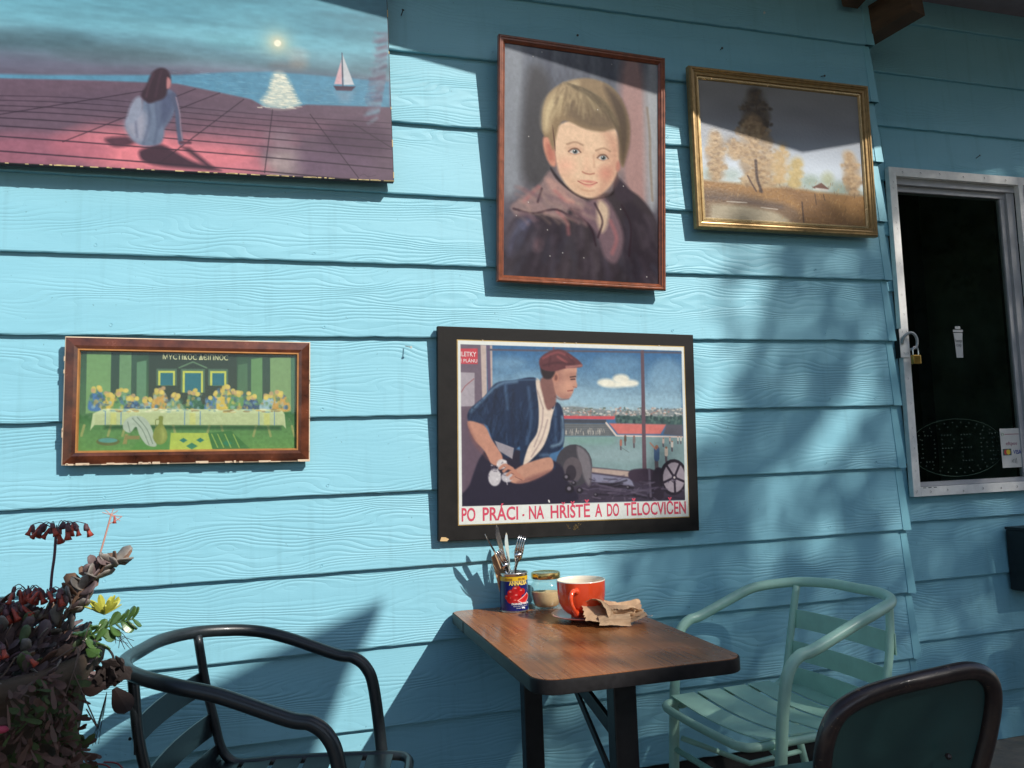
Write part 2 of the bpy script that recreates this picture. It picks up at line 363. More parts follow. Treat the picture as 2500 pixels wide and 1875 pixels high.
for i, z0 in enumerate(ZK):
    z1 = (ZK[i-1] if i else z0+.235)+.012
    o = link('siding_board', board_mesh('siding_board', -2.4, XC-.036, z0, z1, 0, .0165, nick=1, seed=i), MS, wall)
    # folded corner cap on the end of the board
    x0, x1, t = XC-.039, XC, .0012; lean = .012; j = random.Random(i+50); dx = j.uniform(-.0025, .002)
    v = []
    for (z, y, s) in ((z0-.001, -.0026, 0), (z1-.013, .0135, 1)):
        x0s = x0-.003*s+dx; x1s = x1-lean*s+dx
        v += [(x0s, y, z), (x1s-.003, y, z), (x1s, y+.003, z), (x1s-lean*s*.2, .19, z), (x1s-.002, .19, z), (x1s-.002, y+.004, z), (x1s-.004, y+.002, z), (x0s, y+.002, z)]
    link('corner_cap', pydata('corner_cap', v, [(k, (k+1) % 8, 8+(k+1) % 8, 8+k) for k in range(8)]+[(7, 6, 5, 4, 3, 2, 1, 0), tuple(range(8, 16))]), M_cap, wall)
B().box((-2.4, .024, 0), (XC-.03, .17, 3.6)).obj('wall_core', M_dark, wall)

Y2 = 2.73
wall2 = thing('recessed_wall', 'shaded turquoise siding wall set back round the window', 'wall', (0, Y2, 0))
WX0, WX1, WZ0, WZ1 = 2.481, 3.20, .988, 2.335
for i in range(14):
    z0 = .42-.2335*2+.2335*i; z1 = z0+.2335+.012
    if z0 < .0: z0 = .0; 
    spans = [(2.2, 4.6, z0, z1)]
    if z1 > WZ0 and z0 < WZ1:
        spans = [(2.2, WX0+.01, z0, z1), (WX1-.01, 4.6, z0, z1)]
        if z0 < WZ0-.02: spans.append((WX0+.0102, WX1-.0102, z0, WZ0+.01))
        if z1 > WZ1+.02: spans.append((WX0+.0102, WX1-.0102, WZ1-.01, z1))
    for (a, b, za, zc) in spans:
        link('siding_board', board_mesh('siding_board', a, b, za, zc, 0, .0165, nick=1, seed=100+i), MS, wall2)
B().box((2.2, .024, 0), (WX0+.02, .12, 3.6)).box((WX1-.02, .0242, 0), (4.6, .12, 3.6)).box((WX0+.0201, .0244, 0), (WX1-.0201, .12, WZ0+.02)).box((WX0+.0201, .0246, WZ1-.02), (WX1-.0201, .12, 3.6)).obj('wall_core', M_dark, wall2)

# soffit / roof and rafters: roof polygon is at z 3.10
ZR = 3.10
def unproj(x, z, zr): t = zr-z; return (x+.72*t, D-1.12*t)
edge = [(-.75, 2.715), (.36, 2.553), (1.92, 2.265), (2.9, 2.475), (4.2, 2.75)]
poly = [unproj(x, z, ZR) for x, z in edge]
roof = thing('roof', 'dark veranda roof corner projecting over the siding walls', 'roof', (0, 0, 0), kind='structure')
pp = [(poly[0][0]-.3, D+.4)]+[(poly[0][0]-.3, D-.02)]+poly+[(6.5, D-.35), (6.5, D+1.2), (-2, D+1.2)]
pp = [(-2.5, D+.6), (-2.5, D-.0), (-.62, D-.0)]+poly[0:]+[(6.5, D-.4), (6.5, D+.6)]
B().prism(pp, ZR, ZR+.03).obj('roof_sheet', M_soffit, roof)
def beam(name, a, b, w, h, m, parent, up=Vector((0, 0, 1))):
    a, b = Vector(a), Vector(b); d = (b-a).normalized(); s = d.cross(up).normalized(); u = s.cross(d); L = (b-a).length
    Mx = Matrix((( d.x, s.x, u.x, a.x), (d.y, s.y, u.y, a.y), (d.z, s.z, u.z, a.z), (0, 0, 0, 1)))
    return B().box((0, -w/2, 0), (L, w/2, h), M=Mx, bev=.002).obj(name, m, parent)
beam('rafter', (2.315, 2.70, 2.79), (2.40, 2.40, 2.82), .085, .12, M_beam, roof)
beam('rafter', (2.20, 2.53, 2.885), (2.20, 2.30, 2.93), .07, .12, M_beam, roof)

# ------------------------------------------------------------------ window
win = thing('sliding_window', 'white aluminium framed sliding window in the recessed siding wall', 'window', (0, Y2, 0))
def bx(name, a, b, m, p, bev=.0015): return B().box(a, b, bev=bev).obj(name, m, p)
fw = .036
fr = bx('frame_jamb', (WX0, -.028, WZ0), (WX0+fw, -.004, WZ1), M_alu, win)
bx('frame_jamb', (WX1-fw, -.028, WZ0), (WX1, -.004, WZ1), M_alu, win)
bx('frame_head', (WX0+fw+.0004, -.0275, WZ1-fw), (WX1-fw-.0004, -.004, WZ1), M_alu, win)
bx('frame_sill', (WX0+fw+.0004, -.0275, WZ0), (WX1-fw-.0004, -.004, WZ0+fw), M_alu, win)
bx('track', (WX0+fw, -.006, WZ1-fw-.028), (WX1-fw, .03, WZ1-fw-.0003), M_alu_g, win)
bx('track', (WX0+fw, .012, WZ1-fw-.052), (WX1-fw, .05, WZ1-fw-.0285), M_alu_g, win)
bx('track', (WX0+fw, -.003, WZ0+fw+.0003), (WX1-fw, .04, WZ0+fw+.018), M_alu_g, win)
bx('sash_stile', (WX1-fw-.042, .0, WZ0+fw+.0183), (WX1-fw-.0003, .03, WZ1-fw-.0285), M_alu_g, win)
bx('sash_stile', (WX1-fw-.066, .013, WZ0+fw+.0186), (WX1-fw-.0423, .034, WZ1-fw-.053), M_alu_g, win)
B().box((WX0+fw, .02, WZ0+fw+.018), (WX1-fw-.05, .024, WZ1-fw-.03)).obj('glass_pane', M_glass, win)
# drain slots and screws
for k in range(3): bx('drain_slot', (WX0+.048+k*.026, -.0282, WZ0+fw-.004), (WX0+.048+k*.026+.015, -.0270, WZ0+fw-.0015), M_dark, win, 0)
sc = B().lathe([(0, -.0015), (.0036, -.001), (.0044, 0)], 8).me('screw'); sc.materials.append(M_dark)
scr = [(WX0+.018, z) for z in (2.27, 2.245, 2.16, 2.10, 2.075, 1.93, 1.80, 1.72, 1.46, 1.36, 1.26, 1.225, 1.18, 1.13, 1.09, 1.01)]+[(WX0+.01, 1.005)]
scr += [(2.545, WZ1-.02), (2.64, WZ1-.018), (2.74, WZ1-.016), (2.86, WZ1-.02), (2.98, WZ1-.017), (3.09, WZ1-.02), (2.565, 1.005), (2.65, 1.008), (2.73, 1.0), (2.83, 1.006), (2.92, 1.003), (3.01, 1.005), (3.10, 1.0)]
for x, z in scr:
    o = bpy.data.objects.new('screw', sc); COL.objects.link(o); o.parent = win; o.location = (x+random.uniform(-.004, .004), -.0285, z); o.rotation_euler = (rad(90), 0, 0)
# hasp with ring, galvanised hinge
hp = B().box((WX0-.016, -.034, 1.545), (WX0+.03, -.029, 1.66), bev=.0008).obj('hasp_plate', M_alu, win)
B().box((WX0-.0175, -.033, 1.543), (WX0-.0165, -.006, 1.662)).obj('hasp_edge', M_dark, hp)
for dx in (-.002, .018):
    for z in (1.648, 1.562): B().lathe([(0, -.002), (.0032, -.0012), (.004, 0)], 10).obj('rivet', M_nail, hp, loc=(WX0+dx, -.0345, z), rot=(rad(90), 0, 0))
ring = [(WX0-.008, -.036, 1.60), (WX0-.002, -.045, 1.628), (WX0+.018, -.056, 1.642), (WX0+.036, -.06, 1.632), (WX0+.045, -.06, 1.608), (WX0+.038, -.058, 1.582), (WX0+.018, -.05, 1.574)]
B().tube(catmull(ring, 6), .0055, 10).obj('hasp_ring', M_galv, hp, smooth=True)
pad = thing('padlock', 'small brass padlock hooked through the window hasp', 'padlock', (WX0+.030, Y2-.06, 1.515))
B().box((-.017, -.008, 0), (.021, .008, .036), bev=.003).obj('lock_body', M_brass, pad)
B().tube(catmull([(-.010, 0, .034), (-.010, 0, .055), (-.006, 0, .066), (.003, 0, .070), (.012, 0, .066), (.016, 0, .055), (.016, 0, .034)], 5), .0026, 8).obj('shackle', M_steel, pad, smooth=True)
hg = B().box((WX1-.012, -.031, 2.21), (WX1+.03, -.0285, 2.30), bev=.0008).obj('hinge_plate', M_galv, win)
for z in (2.225, 2.25, 2.275, 2.29): B().lathe([(0, -.002), (.004, 0)], 8).obj('rivet', M_nail, hg, loc=(WX1+.004, -.0315, z), rot=(rad(90), 0, 0))
# stickers on the glass
M_stk = mat('sticker_white', (.5, .51, .5), .5, var=.05)
M_ink = mat('sticker_ink', (.03, .04, .035), .6)
def qd(name, x, z, w, h, m, p, y, rot=0):
    return B().box((-w/2, 0, -h/2), (w/2, .0004, h/2)).obj(name, m, p, loc=(x, y, z), rot=(0, rot, 0))
cup = B().prism([(-.024, .055), (.024, .055), (.021, .035), (.017, -.05), (-.017, -.05), (-.021, .035)], 0, .0004, 'y').obj('cup_sticker', M_stk, win, loc=(2.815, .0185, 1.60)); cup['label'] = 'white takeaway cup shaped sticker'
B().box((-.026, -.0002, .058), (.026, .0003, .068)).obj('cup_lid', M_stk, cup)
B().box((-.014, -.0002, .071), (.014, .0003, .083)).obj('cup_knob', M_stk, cup)
text_mesh('lettering', 'keep', .02, .034, M_ink, cup, (-.017, -.0004, .016), .0001)
text_mesh('lettering', 'cup', .02, .026, M_ink, cup, (-.014, -.0004, -.002), .0001)
pay = qd('payment_sticker', 3.05, 1.165, .115, .165, M_stk, win, .0185); pay['label'] = 'white card payment sticker with printed logos'
Mb = mat('sticker_blue', (.03, .05, .25), .5); Mg_ = mat('sticker_green', (.15, .3, .08), .5); Mr_ = mat('sticker_red', (.4, .04, .04), .5); My_ = mat('sticker_yellow', (.6, .45, .04), .5)
text_mesh('lettering', 'eftpos', .022, .06, mat('sticker_plum', (.25, .06, .12), .5), pay, (-.03, -.0004, .012), .0001)
text_mesh('lettering', 'VISA', .024, .044, Mb, pay, (.006, -.0004, -.026), .0001, .0006)
B().box((-.05, -.0003, -.031), (-.004, 0, -.003)).obj('card_logo', mat('sticker_grey', (.05, .08, .07), .5), pay)
B().prism([(.011*math.cos(t*.3), .011*math.sin(t*.3)) for t in range(21)], -.0006, -.0003, 'y').obj('card_logo', Mr_, pay, loc=(-.033, 0, -.017))
B().prism([(.011*math.cos(t*.3), .011*math.sin(t*.3)) for t in range(21)], -.0009, -.0006, 'y').obj('card_logo', My_, pay, loc=(-.021, 0, -.017))
for k in range(4): B().tube([(-.004+k*.007+.004*k*.3*math.cos(a), -.0006, -.055+(.006+.003*k)*math.sin(a)) for a in np.linspace(-.9, .9, 7)], .0008, 4).obj('contactless_mark', M_ink, pay)
B().tube([(-.045+.006*math.cos(a), -.0006, .058+.006*math.sin(a)) for a in np.linspace(0, 6.28, 12)], .0008, 4).obj('bank_logo', Mg_, pay)
B().box((-.034, -.0004, .056), (.044, -.0001, .060)).obj('bank_name', mat('sticker_pink', (.35, .22, .24), .5), pay)
# dotted open sign hanging behind the glass
led = thing('open_sign', 'unlit dotted oval open sign hanging behind the window glass', 'sign', (2.80, Y2+.05, 1.175))
bd = B()
def dot(x, z): bd.blob((x, 0, z), .0030, 6, 4)
for a in np.linspace(0, 2*math.pi, 35)[:-1]: dot(.235*math.cos(a), .105*math.sin(a))
for a in np.linspace(0, 2*math.pi, 29)[:-1]: dot(.215*math.cos(a), .088*math.sin(a))
Lt = {'O': [(0, y) for y in (1, 2, 3, 4, 5)]+[(4, y) for y in (1, 2, 3, 4, 5)]+[(x, 0) for x in (1, 2, 3)]+[(x, 6) for x in (1, 2, 3)],
      'P': [(0, y) for y in range(7)]+[(1, 6), (2, 6), (3, 6), (1, 3), (2, 3), (3, 3), (4, 5), (4, 4)],
      'E': [(0, y) for y in range(7)]+[(x, y) for x in (1, 2, 3) for y in (0, 3, 6)],
      'N': [(0, y) for y in range(7)]+[(4, y) for y in range(7)]+[(1, 5), (2, 4), (2, 3), (3, 2)]}
for k, ch in enumerate('OPEN'):
    for (x, y) in Lt[ch]: dot(-.185+k*.102+x*.0155, -.055+y*.018)
M_led = mat('clear_led', (.35, .36, .32), .3)
bo = bd.obj('led_dots', M_led, led); bo['kind'] = 'stuff'
B().tube([(.25*math.cos(a), .004, .12*math.sin(a)) for a in np.linspace(0, 6.283, 40)[:-1]], .0015, 4, closed=True).obj('sign_rim', M_room, led)
# room behind the glass
room = thing('room_interior', 'dark cafe room with a post behind the window glass', 'room', (0, Y2, 0), kind='structure')
B().box((2.30, .13, .3), (2.32, 2.4, 3)).box((3.6, .13, .3), (3.62, 2.4, 3)).box((2.3, 2.4, .3), (3.62, 2.42, 3)).box((2.3, .13, 2.9), (3.62, 2.4, 2.92)).box((2.3, .13, .28), (3.62, 2.4, .3)).obj('room_wall', M_room, room)
B().box((3.05, .5, .3), (3.13, .58, 2.9)).obj('room_post', mat('post_dark', (.005, .006, .01), .6), room)
B().box((2.75, .9, .3), (2.95, 1.2, 2.3)).obj('cupboard', mat('cupboard_dark', (.02, .03, .02), .7), room)

# nails in the siding
def nail(x, z, L, yaw, pitch, label, m=M_nail, y=D):
    t = thing('nail', label, 'nail', (x, y, z), (pitch, 0, yaw), 'nails sticking out of the siding')
    B().tube([(0, .006, 0), (0, -L, 0)], .0016, 7).obj('shank', m, t); B().tube([(0, -L+.0005, 0), (0, -L-.0012, 0)], .0042, 10).obj('head', m, t)
nail(1.000-.545+.001, 2.650, .014, .2, -.5, 'bent dark nail high on the wall beside the big moonlit sea print')
nail(1.070, 2.650, .018, -.5, .45, 'dark nail just above the frame of the child portrait')
nail(1.826, 2.832, .05, -.6, .55, 'long thin nail slanting out high under the timber rafters', M_nailp)
nail(2.065, 2.606, .012, .2, .3, 'dark nail just above the gold framed landscape')
nail(.444, 1.562, .024, .45, .25, 'pale headed nail with a long shadow between the banquet print and the black framed poster', M_nailp)
nail(1.633, 2.665, .006, 0, 0, 'tiny nail hole head between portrait frame and rafters')
nail(2.98, 2.42, .012, .3, -.4, 'small bent nail above the white window frame', M_nail, Y2)
# faint wear marks: nail heads under paint
nh = B().lathe([(0, -.0012), (.003, -.0006), (.0042, 0)], 9).me('painted_nail_head'); nh.materials.append(MS)
for i in range(2, len(ZK)-1):
    for x in (-.42+.02*(i % 3), .18, .79-.03*(i % 2), 1.38, 1.98, 2.20):
        o = bpy.data.objects.new('painted_nail_head', nh); COL.objects.link(o); o.parent = wall; o.location = (x+random.uniform(-.02, .02), .0004, ZK[i]+.026+random.uniform(-.004, .004)); o.rotation_euler = (rad(90), 0, 0)

# ------------------------------------------------------------------ pictures
def rail_frame(parent, W, H, prof, mat_, name='frame_rail', chips=None):
    """four mitred mouldings, each a part; prof = [(distance in from the outer edge, height off the back)]"""
    cs = [(-W/2, H/2), (W/2, H/2), (W/2, -H/2), (-W/2, -H/2)]; out = []
    for k in range(4):
        a = Vector(cs[k]); b = Vector(cs[(k+1) % 4]); n = (Vector((0, 0))-(a+b)/2).normalized(); d = (b-a).normalized(); v = []
        for (q, h) in prof:
            pa = a+n*q+d*q; pb = b+n*q-d*q; v += [(pa.x, -h, pa.y), (pb.x, -h, pb.y)]
        m = len(prof); f = [(2*i, 2*i+1, 2*i+3, 2*i+2) for i in range(m-1)]+[(2*m-2, 2*m-1, 1, 0)]
        f += [tuple(2*i for i in range(m)), tuple(2*i+1 for i in range(m))[::-1]]
        o = link(name, pydata(name, v, f), mat_, parent); out.append(o)
    return out
M_pr = print_mat('print_matte', .4, .4); M_pr2 = print_mat('print_oil', .35, .5, .0006); M_pr3 = print_mat('print_gloss', .22, .5)

# --- large moonlit sea print (generic scene: sea, moon, paved terrace)
sw = thing('seascape_print', 'large unframed print of a moonlit sea and a purple paved terrace with worn edges', 'picture', (-.246, D-.022, 2.065+.43), (rad(1.0), rad(-.9), 0))
W, H = 1.30, .86
c = Cv(640, 423, [(-1000, -1030), (2085, -880), (2118, 985), (-1000, 850)])
A = np.array
c.vgrad([(0, (60, 120, 140)), (.3, (80, 142, 162)), (.52, (106, 164, 182)), (.60, (96, 128, 142)), (.66, (110, 112, 132)), (.74, (104, 90, 106)), (1, (112, 88, 100))])
c.mottle(.30, 24, 110, 5, (1, .8, .7)); c.mottle(.10, 8, 50, 6)
for (x, y, rx, ry, col, al) in ((250, 180, 420, 60, (70, 92, 100), .45), (600, 300, 520, 46, (96, 90, 108), .5), (1100, 60, 320, 40, (120, 186, 200), .5), (1440, 130, 70, 45, (196, 190, 186), .5), (1360, 205, 110, 22, (110, 110, 116), .7), (1450, 190, 60, 30, (150, 146, 140), .6), (1850, 330, 260, 60, (88, 96, 116), .5), (1300, 120, 260, 30, (140, 190, 200), .4), (-300, 100, 400, 60, (60, 86, 96), .5)):
    c.ell((x, y), rx, ry, col, 14, al)
# sea
sea = [(-1000, 330), (-200, 320), (400, 300), (650, 290), (950, 262), (1250, 248), (1600, 262), (2100, 290), (2100, 470), (1800, 468), (1500, 466), (1340, 497), (1200, 490), (1110, 440), (900, 400), (620, 350), (100, 345), (-1000, 360)]
c.fill(sea, (84, 146, 176), 4, False, .9)
r_ = random.Random(4)
for k in range(260):
    x = r_.uniform(500, 2080); y = r_.uniform(262, 455); L = r_.uniform(14, 60)
    c.line([(x, y), (x+L, y+r_.uniform(1, 4))], (150, 196, 210) if r_.random() < .5 else (60, 104, 136), 2.2, 1, False, .5)
# terrace
ter = [(-1000, 356), (100, 348), (620, 352), (900, 402), (1110, 440), (1210, 492), (1340, 499), (1500, 468), (1800, 470), (2120, 470), (2140, 1010), (-1000, 870)]
c.fill(ter, (102, 82, 98), 3, False)
for (x, y, rx, ry, col, al) in ((900, 620, 900, 60, (122, 84, 100), .5), (600, 820, 560, 120, (222, 128, 138), .95), (250, 760, 420, 120, (226, 130, 140), .8), (-300, 800, 500, 110, (170, 100, 118), .7), (1000, 900, 260, 60, (214, 124, 136), .8), (1000, 720, 420, 60, (176, 110, 124), .6), (1330, 860, 130, 90, (176, 160, 158), .75), (1310, 700, 90, 60, (140, 128, 138), .6), (1850, 700, 260, 130, (74, 54, 74), .7), (1700, 860, 300, 100, (104, 82, 104), .6), (300, 480, 420, 60, (84, 70, 88), .5), (700, 520, 300, 40, (96, 78, 94), .5)):
    c.ell((x, y), rx, ry, col, 22, al)
for k, y in enumerate((520, 548, 580, 612, 655, 705, 770, 860, 960)):
    s0 = .045+.006*k; c.line([(-1000, y-1100*s0), (0, y-60+k*5), (1200, y+20+k*6), (2120, y+60+k*12)], (46, 32, 46), 4+k*.7, 1.3, True, .9)
for (a, b) in (((1062, 440), (500, 870)), ((1258, 505), (1196, 930)), ((1520, 530), (1860, 965)), ((740, 380), (-100, 740)), ((1830, 590), (2120, 760)), ((900, 402), (380, 620)), ((420, 400), (-600, 600))):
    c.line([a, b], (44, 30, 44), 6, 1.3, False, .85)
c.mottle(.08, 4, 12, 8)
# moon, its path on the water
c.glow((1300, 50), 75, (236, 220, 180), .8, 1.6); c.ell((1300, 52), 24, 22, (255, 250, 226), 2)
c.fill([(1270, 262), (1345, 262), (1420, 400), (1440, 470), (1340, 496), (1230, 488), (1180, 450), (1230, 380)], (214, 214, 196), 9, True, .75)
for k in range(150):
    y = r_.uniform(262, 494); hw = 30+(y-262)*.5; x = 1310+r_.uniform(-hw, hw)*1.1; c.line([(x-14, y), (x+16, y+1)], (252, 246, 222), 3, 1, False, .85)
# a person in a long dress sitting on the paving, a far sailing boat, a drift of cloud (generic motifs)
c.fill([(420, 770), (520, 750), (700, 850), (900, 915), (700, 905), (520, 890), (400, 860), (370, 800)], (52, 34, 48), 6, True, .92)
c.fill([(640, 760), (700, 770), (860, 900), (820, 905)], (52, 34, 48), 6, False, .85)
c.fill([(160, 715), (300, 700), (380, 716), (300, 760), (210, 765)], (70, 44, 58), 6, True, .9)
dress = [(400, 470), (440, 420), (520, 390), (590, 400), (612, 470), (590, 560), (540, 640), (530, 700), (500, 748), (400, 760), (330, 720), (286, 640), (300, 580), (380, 545)]
c.fill(dress, (104, 118, 142), 4); c.fill([(300, 590), (400, 540), (420, 620), (400, 720), (340, 720), (290, 650)], (160, 160, 176), 12, True, .8); c.fill([(520, 410), (590, 410), (606, 480), (570, 580), (520, 620), (500, 500)], (66, 74, 104), 12, True, .7)
for q in ([(430, 470), (440, 600), (400, 740)], [(480, 480), (490, 620), (470, 745)], [(350, 600), (360, 700)], [(540, 520), (500, 640)]): c.line(q, (70, 80, 108), 9, 5, True, .6)
c.line([(595, 425), (618, 520), (626, 620), (640, 735)], (78, 86, 112), 34, 3); c.line([(612, 440), (634, 540), (640, 640), (650, 720)], (206, 160, 166), 5, 3, True, .6); c.line([(640, 735), (700, 735)], (92, 56, 70), 20, 3)
c.fill([(300, 560), (330, 480), (370, 440), (396, 470), (390, 540), (340, 610), (300, 620)], (140, 148, 168), 5)
c.fill([(455, 290), (500, 252), (550, 256), (578, 300), (576, 350), (560, 380), (540, 440), (480, 470), (430, 480), (388, 430), (420, 370)], (52, 34, 46), 4)
c.fill([(556, 310), (580, 330), (574, 372), (552, 380)], (176, 120, 122), 3); c.line([(470, 290), (440, 360), (420, 440)], (96, 66, 80), 8, 4, True, .6); c.line([(520, 268), (500, 340), (480, 440)], (80, 54, 68), 8, 4, True, .6)
c.fill([(1690, 330), (1850, 330), (1820, 362), (1710, 362)], (70, 52, 70), 2, False); c.fill([(1760, 110), (1840, 318), (1764, 322)], (196, 200, 206), 2, False); c.fill([(1750, 150), (1752, 318), (1696, 318)], (206, 168, 176), 2, False); c.line([(1756, 100), (1758, 332)], (60, 44, 60), 5, 1.5, False)
c.fill([(1700, 366), (1840, 366), (1800, 440), (1740, 440)], (150, 160, 176), 10, False, .4)
for k in range(150):
    t = r_.random(); x = 2085-90*t*t; y = -60+620*t; c.line([(x, y), (x-r_.uniform(30, 110), y+r_.uniform(-6, 40))], ((140, 176, 190), (106, 138, 158), (120, 84, 106), (86, 62, 84))[k % 4], 10, 7, False, .35)
c.line([(1870, 950), (1900, 938), (1930, 955), (1985, 945)], (60, 44, 60), 3, 1, True, .8)
B().box((-W/2, -.028, -H/2), (W/2, -.005, H/2)).obj('backing_board', mat('worn_board_edge', (.05, .03, .035), .8, var=.5, scale=60), sw)
c.mesh('printed_picture', W-.004, H-.004, M_pr, sw, (0, -.0285, 0))
M_chip = mat('bare_fibreboard', (.55, .42, .2), .9)
for k in range(60):
    x = random.uniform(-.45, W/2); w_ = random.uniform(.004, .022); h_ = random.uniform(.001, .003)
    B().box((x, -.0292, -H/2-.0006), (min(W/2, x+w_), -.026, -H/2+h_)).obj('chipped_edge', M_chip, sw)
for z in (-H/2+.01, -.32, -.2, -.02, .1): B().box((W/2-.002, -.0292, z), (W/2+.0006, -.026, z+random.uniform(.006, .03))).obj('chipped_edge', M_chip, sw)

# --- child portrait
bo_ = thing('child_portrait', 'tall brown framed portrait of a fair haired child in a dark coat', 'picture', (1.0475, D-.040, 2.166), (rad(2.9), rad(1.6), 0))
W, H = .600, .812
c = Cv(300, 422, [(172, 122), (1116, 205), (1187, 1545), (258, 1548)])
c.vgrad([(0, (92, 98, 112)), (.5, (104, 104, 112)), (1, (74, 62, 76))]); c.mottle(.3, 90, 12, 21, (1, 1, .8)); c.mottle(.15, 8, 5, 22)
c.fill([(170, 120), (300, 130), (340, 700), (330, 1000), (220, 1000)], (150, 156, 164), 22, True, .8)
c.fill([(330, 300), (470, 360), (520, 900), (450, 1000), (330, 900)], (66, 64, 66), 22, True, .75)
c.fill([(900, 200), (1010, 210), (1080, 700), (1090, 1060), (960, 1000), (900, 600)], (182, 142, 136), 20, True, .85)
c.fill([(1040, 210), (1120, 210), (1150, 1000), (1090, 1060), (1060, 700)], (172, 176, 180), 18, True, .85)
c.line([(1060, 480), (1085, 650), (1095, 800), (1120, 1040)], (128, 104, 78), 14, 4, True, .5)
# coat
c.fill([(250, 1560), (262, 1330), (320, 1180), (470, 1130), (620, 1060), (900, 1000), (1010, 1000), (1120, 1110), (1180, 1260), (1200, 1560)], (60, 52, 58), 6)
for p in (((330, 1200), (470, 1150), (560, 1200), (600, 1330), (560, 1500), (400, 1540), (270, 1500), (290, 1300)), ((960, 1050), (1080, 1130), (1160, 1280), (1170, 1500), (1000, 1520), (960, 1300))):
    c.fill(list(p), (46, 38, 48), 12, True, .8)
c.fill([(270, 1330), (330, 1210), (420, 1190), (380, 1280), (300, 1420)], (108, 112, 142), 16, True, .7)
c.ell((455, 1345), 28, 40, (180, 126, 130), 12, .6)
for k in range(170):
    x = r_.uniform(270, 1170); y = r_.uniform(1130, 1500); s_ = (x-700)/500; c.line([(x, y), (x+s_*40, y+50), (x+s_*60+r_.uniform(-20, 20), y+r_.uniform(80, 150))], [(78, 68, 80), (40, 32, 42), (94, 84, 92), (66, 66, 80), (50, 42, 50)][k % 5], 20, 12, True, .4)
# scarf
c.fill([(280, 1130), (340, 1070), (440, 990), (500, 900), (560, 960), (720, 1060), (760, 1130), (640, 1110), (600, 1180), (470, 1160), (330, 1175)], (140, 118, 118), 7)
c.fill([(480, 940), (560, 970), (660, 1080), (560, 1060), (500, 1000)], (190, 150, 140), 9, True, .8)
c.fill([(740, 1070), (830, 1040), (900, 1120), (960, 1270), (930, 1420), (860, 1400), (800, 1260), (700, 1150)], (116, 94, 102), 8)
c.fill([(800, 1060), (860, 1100), (860, 1200), (830, 1250), (800, 1180)], (222, 196, 166), 9, True, .85)
for q in ([(540, 1020), (600, 1070), (650, 1080)], [(560, 1140), (620, 1200), (635, 1270)], [(360, 1090), (440, 1000)], [(880, 1180), (920, 1280), (900, 1370)]): c.line(q, (196, 112, 112), 16, 8, True, .55)
for q in ([(300, 1140), (420, 1160), (560, 1130), (680, 1200)], [(460, 1010), (440, 1090)], [(780, 1080), (830, 1180), (810, 1280)], [(640, 1120), (760, 1220), (800, 1330)], [(940, 1080), (1000, 1200), (1000, 1380)]): c.line(q, (44, 28, 38), 11, 4, True, .8)
for k in range(60):
    x = r_.uniform(300, 720); y = r_.uniform(1000, 1180); c.line([(x, y), (x+40, y+14), (x+r_.uniform(60, 110), y+r_.uniform(20, 70))], [(170, 134, 130), (104, 82, 94), (190, 160, 142), (130, 100, 106)][k % 4], 14, 8, True, .35)
# neck shadow, collar
c.fill([(505, 880), (560, 960), (700, 1050), (830, 1040), (900, 1000), (900, 880), (870, 1020), (740, 1040), (600, 980)], (34, 24, 28), 5)
c.fill([(880, 900), (930, 930), (1010, 1020), (960, 1060), (900, 1030)], (60, 50, 60), 7)
# head
c.fill([(530, 620), (700, 560), (860, 600), (905, 720), (905, 860), (870, 960), (800, 1030), (730, 1048), (640, 1010), (570, 930), (530, 820), (515, 700)], (232, 198, 168), 5)
c.fill([(800, 620), (905, 700), (905, 880), (860, 980), (790, 1035), (810, 900), (850, 800), (830, 700)], (196, 146, 124), 22, True, .75)
c.fill([(560, 900), (640, 990), (730, 1040), (790, 1035), (740, 990), (650, 940)], (208, 166, 138), 16, True, .6)
c.ell((590, 860), 50, 40, (234, 172, 150), 24, .6); c.ell((830, 890), 36, 34, (206, 132, 116), 20, .6)
c.fill([(450, 700), (490, 695), (520, 760), (535, 860), (500, 860), (460, 780)], (208, 146, 124), 5); c.fill([(472, 740), (500, 740), (520, 820), (490, 830)], (170, 100, 88), 8, True, .6)
c.ell((905, 845), 14, 32, (190, 128, 112), 6, .9)
for (x, y, sx) in ((642, 772, 1), (812, 800, .9)):
    c.ell((x, y-14), 48*sx, 26, (196, 150, 126), 12, .6); c.ell((x, y+1), 30*sx, 13, (216, 206, 198), 4); c.ell((x+3, y), 15, 14, (92, 108, 112), 3); c.ell((x+3, y), 7, 7, (30, 28, 30), 2.5); c.ell((x-2, y-5), 3, 3, (250, 250, 250), 1)
    c.line([(x-36*sx, y+2), (x-14, y-16), (x+14, y-17), (x+36*sx, y+2)], (84, 58, 50), 7, 3, True, .85); c.line([(x-28*sx, y+10), (x, y+18), (x+30*sx, y+10)], (176, 118, 100), 4, 2, True, .6)
    c.line([(x-48*sx, y-42), (x, y-58), (x+46*sx, y-42)], (146, 114, 92), 10, 3, True, .6)
c.fill([(716, 780), (740, 860), (770, 890), (740, 905), (700, 890), (700, 860)], (222, 176, 150), 14, True, .6)
c.line([(696, 892), (712, 900), (740, 904), (766, 898)], (158, 96, 80), 7, 3, True, .8); c.line([(756, 790), (764, 860)], (190, 140, 118), 9, 5, True, .5)
c.line([(672, 950), (710, 966), (750, 968), (786, 952)], (150, 78, 72), 6, 2, True, .9); c.fill([(684, 946), (730, 942), (780, 948), (740, 958)], (206, 128, 116), 4, True, .9); c.fill([(690, 962), (740, 970), (776, 960), (740, 984)], (222, 150, 134), 5, True, .9)
c.line([(700, 1000), (740, 1006), (770, 1000)], (186, 138, 112), 6, 4, True, .6)
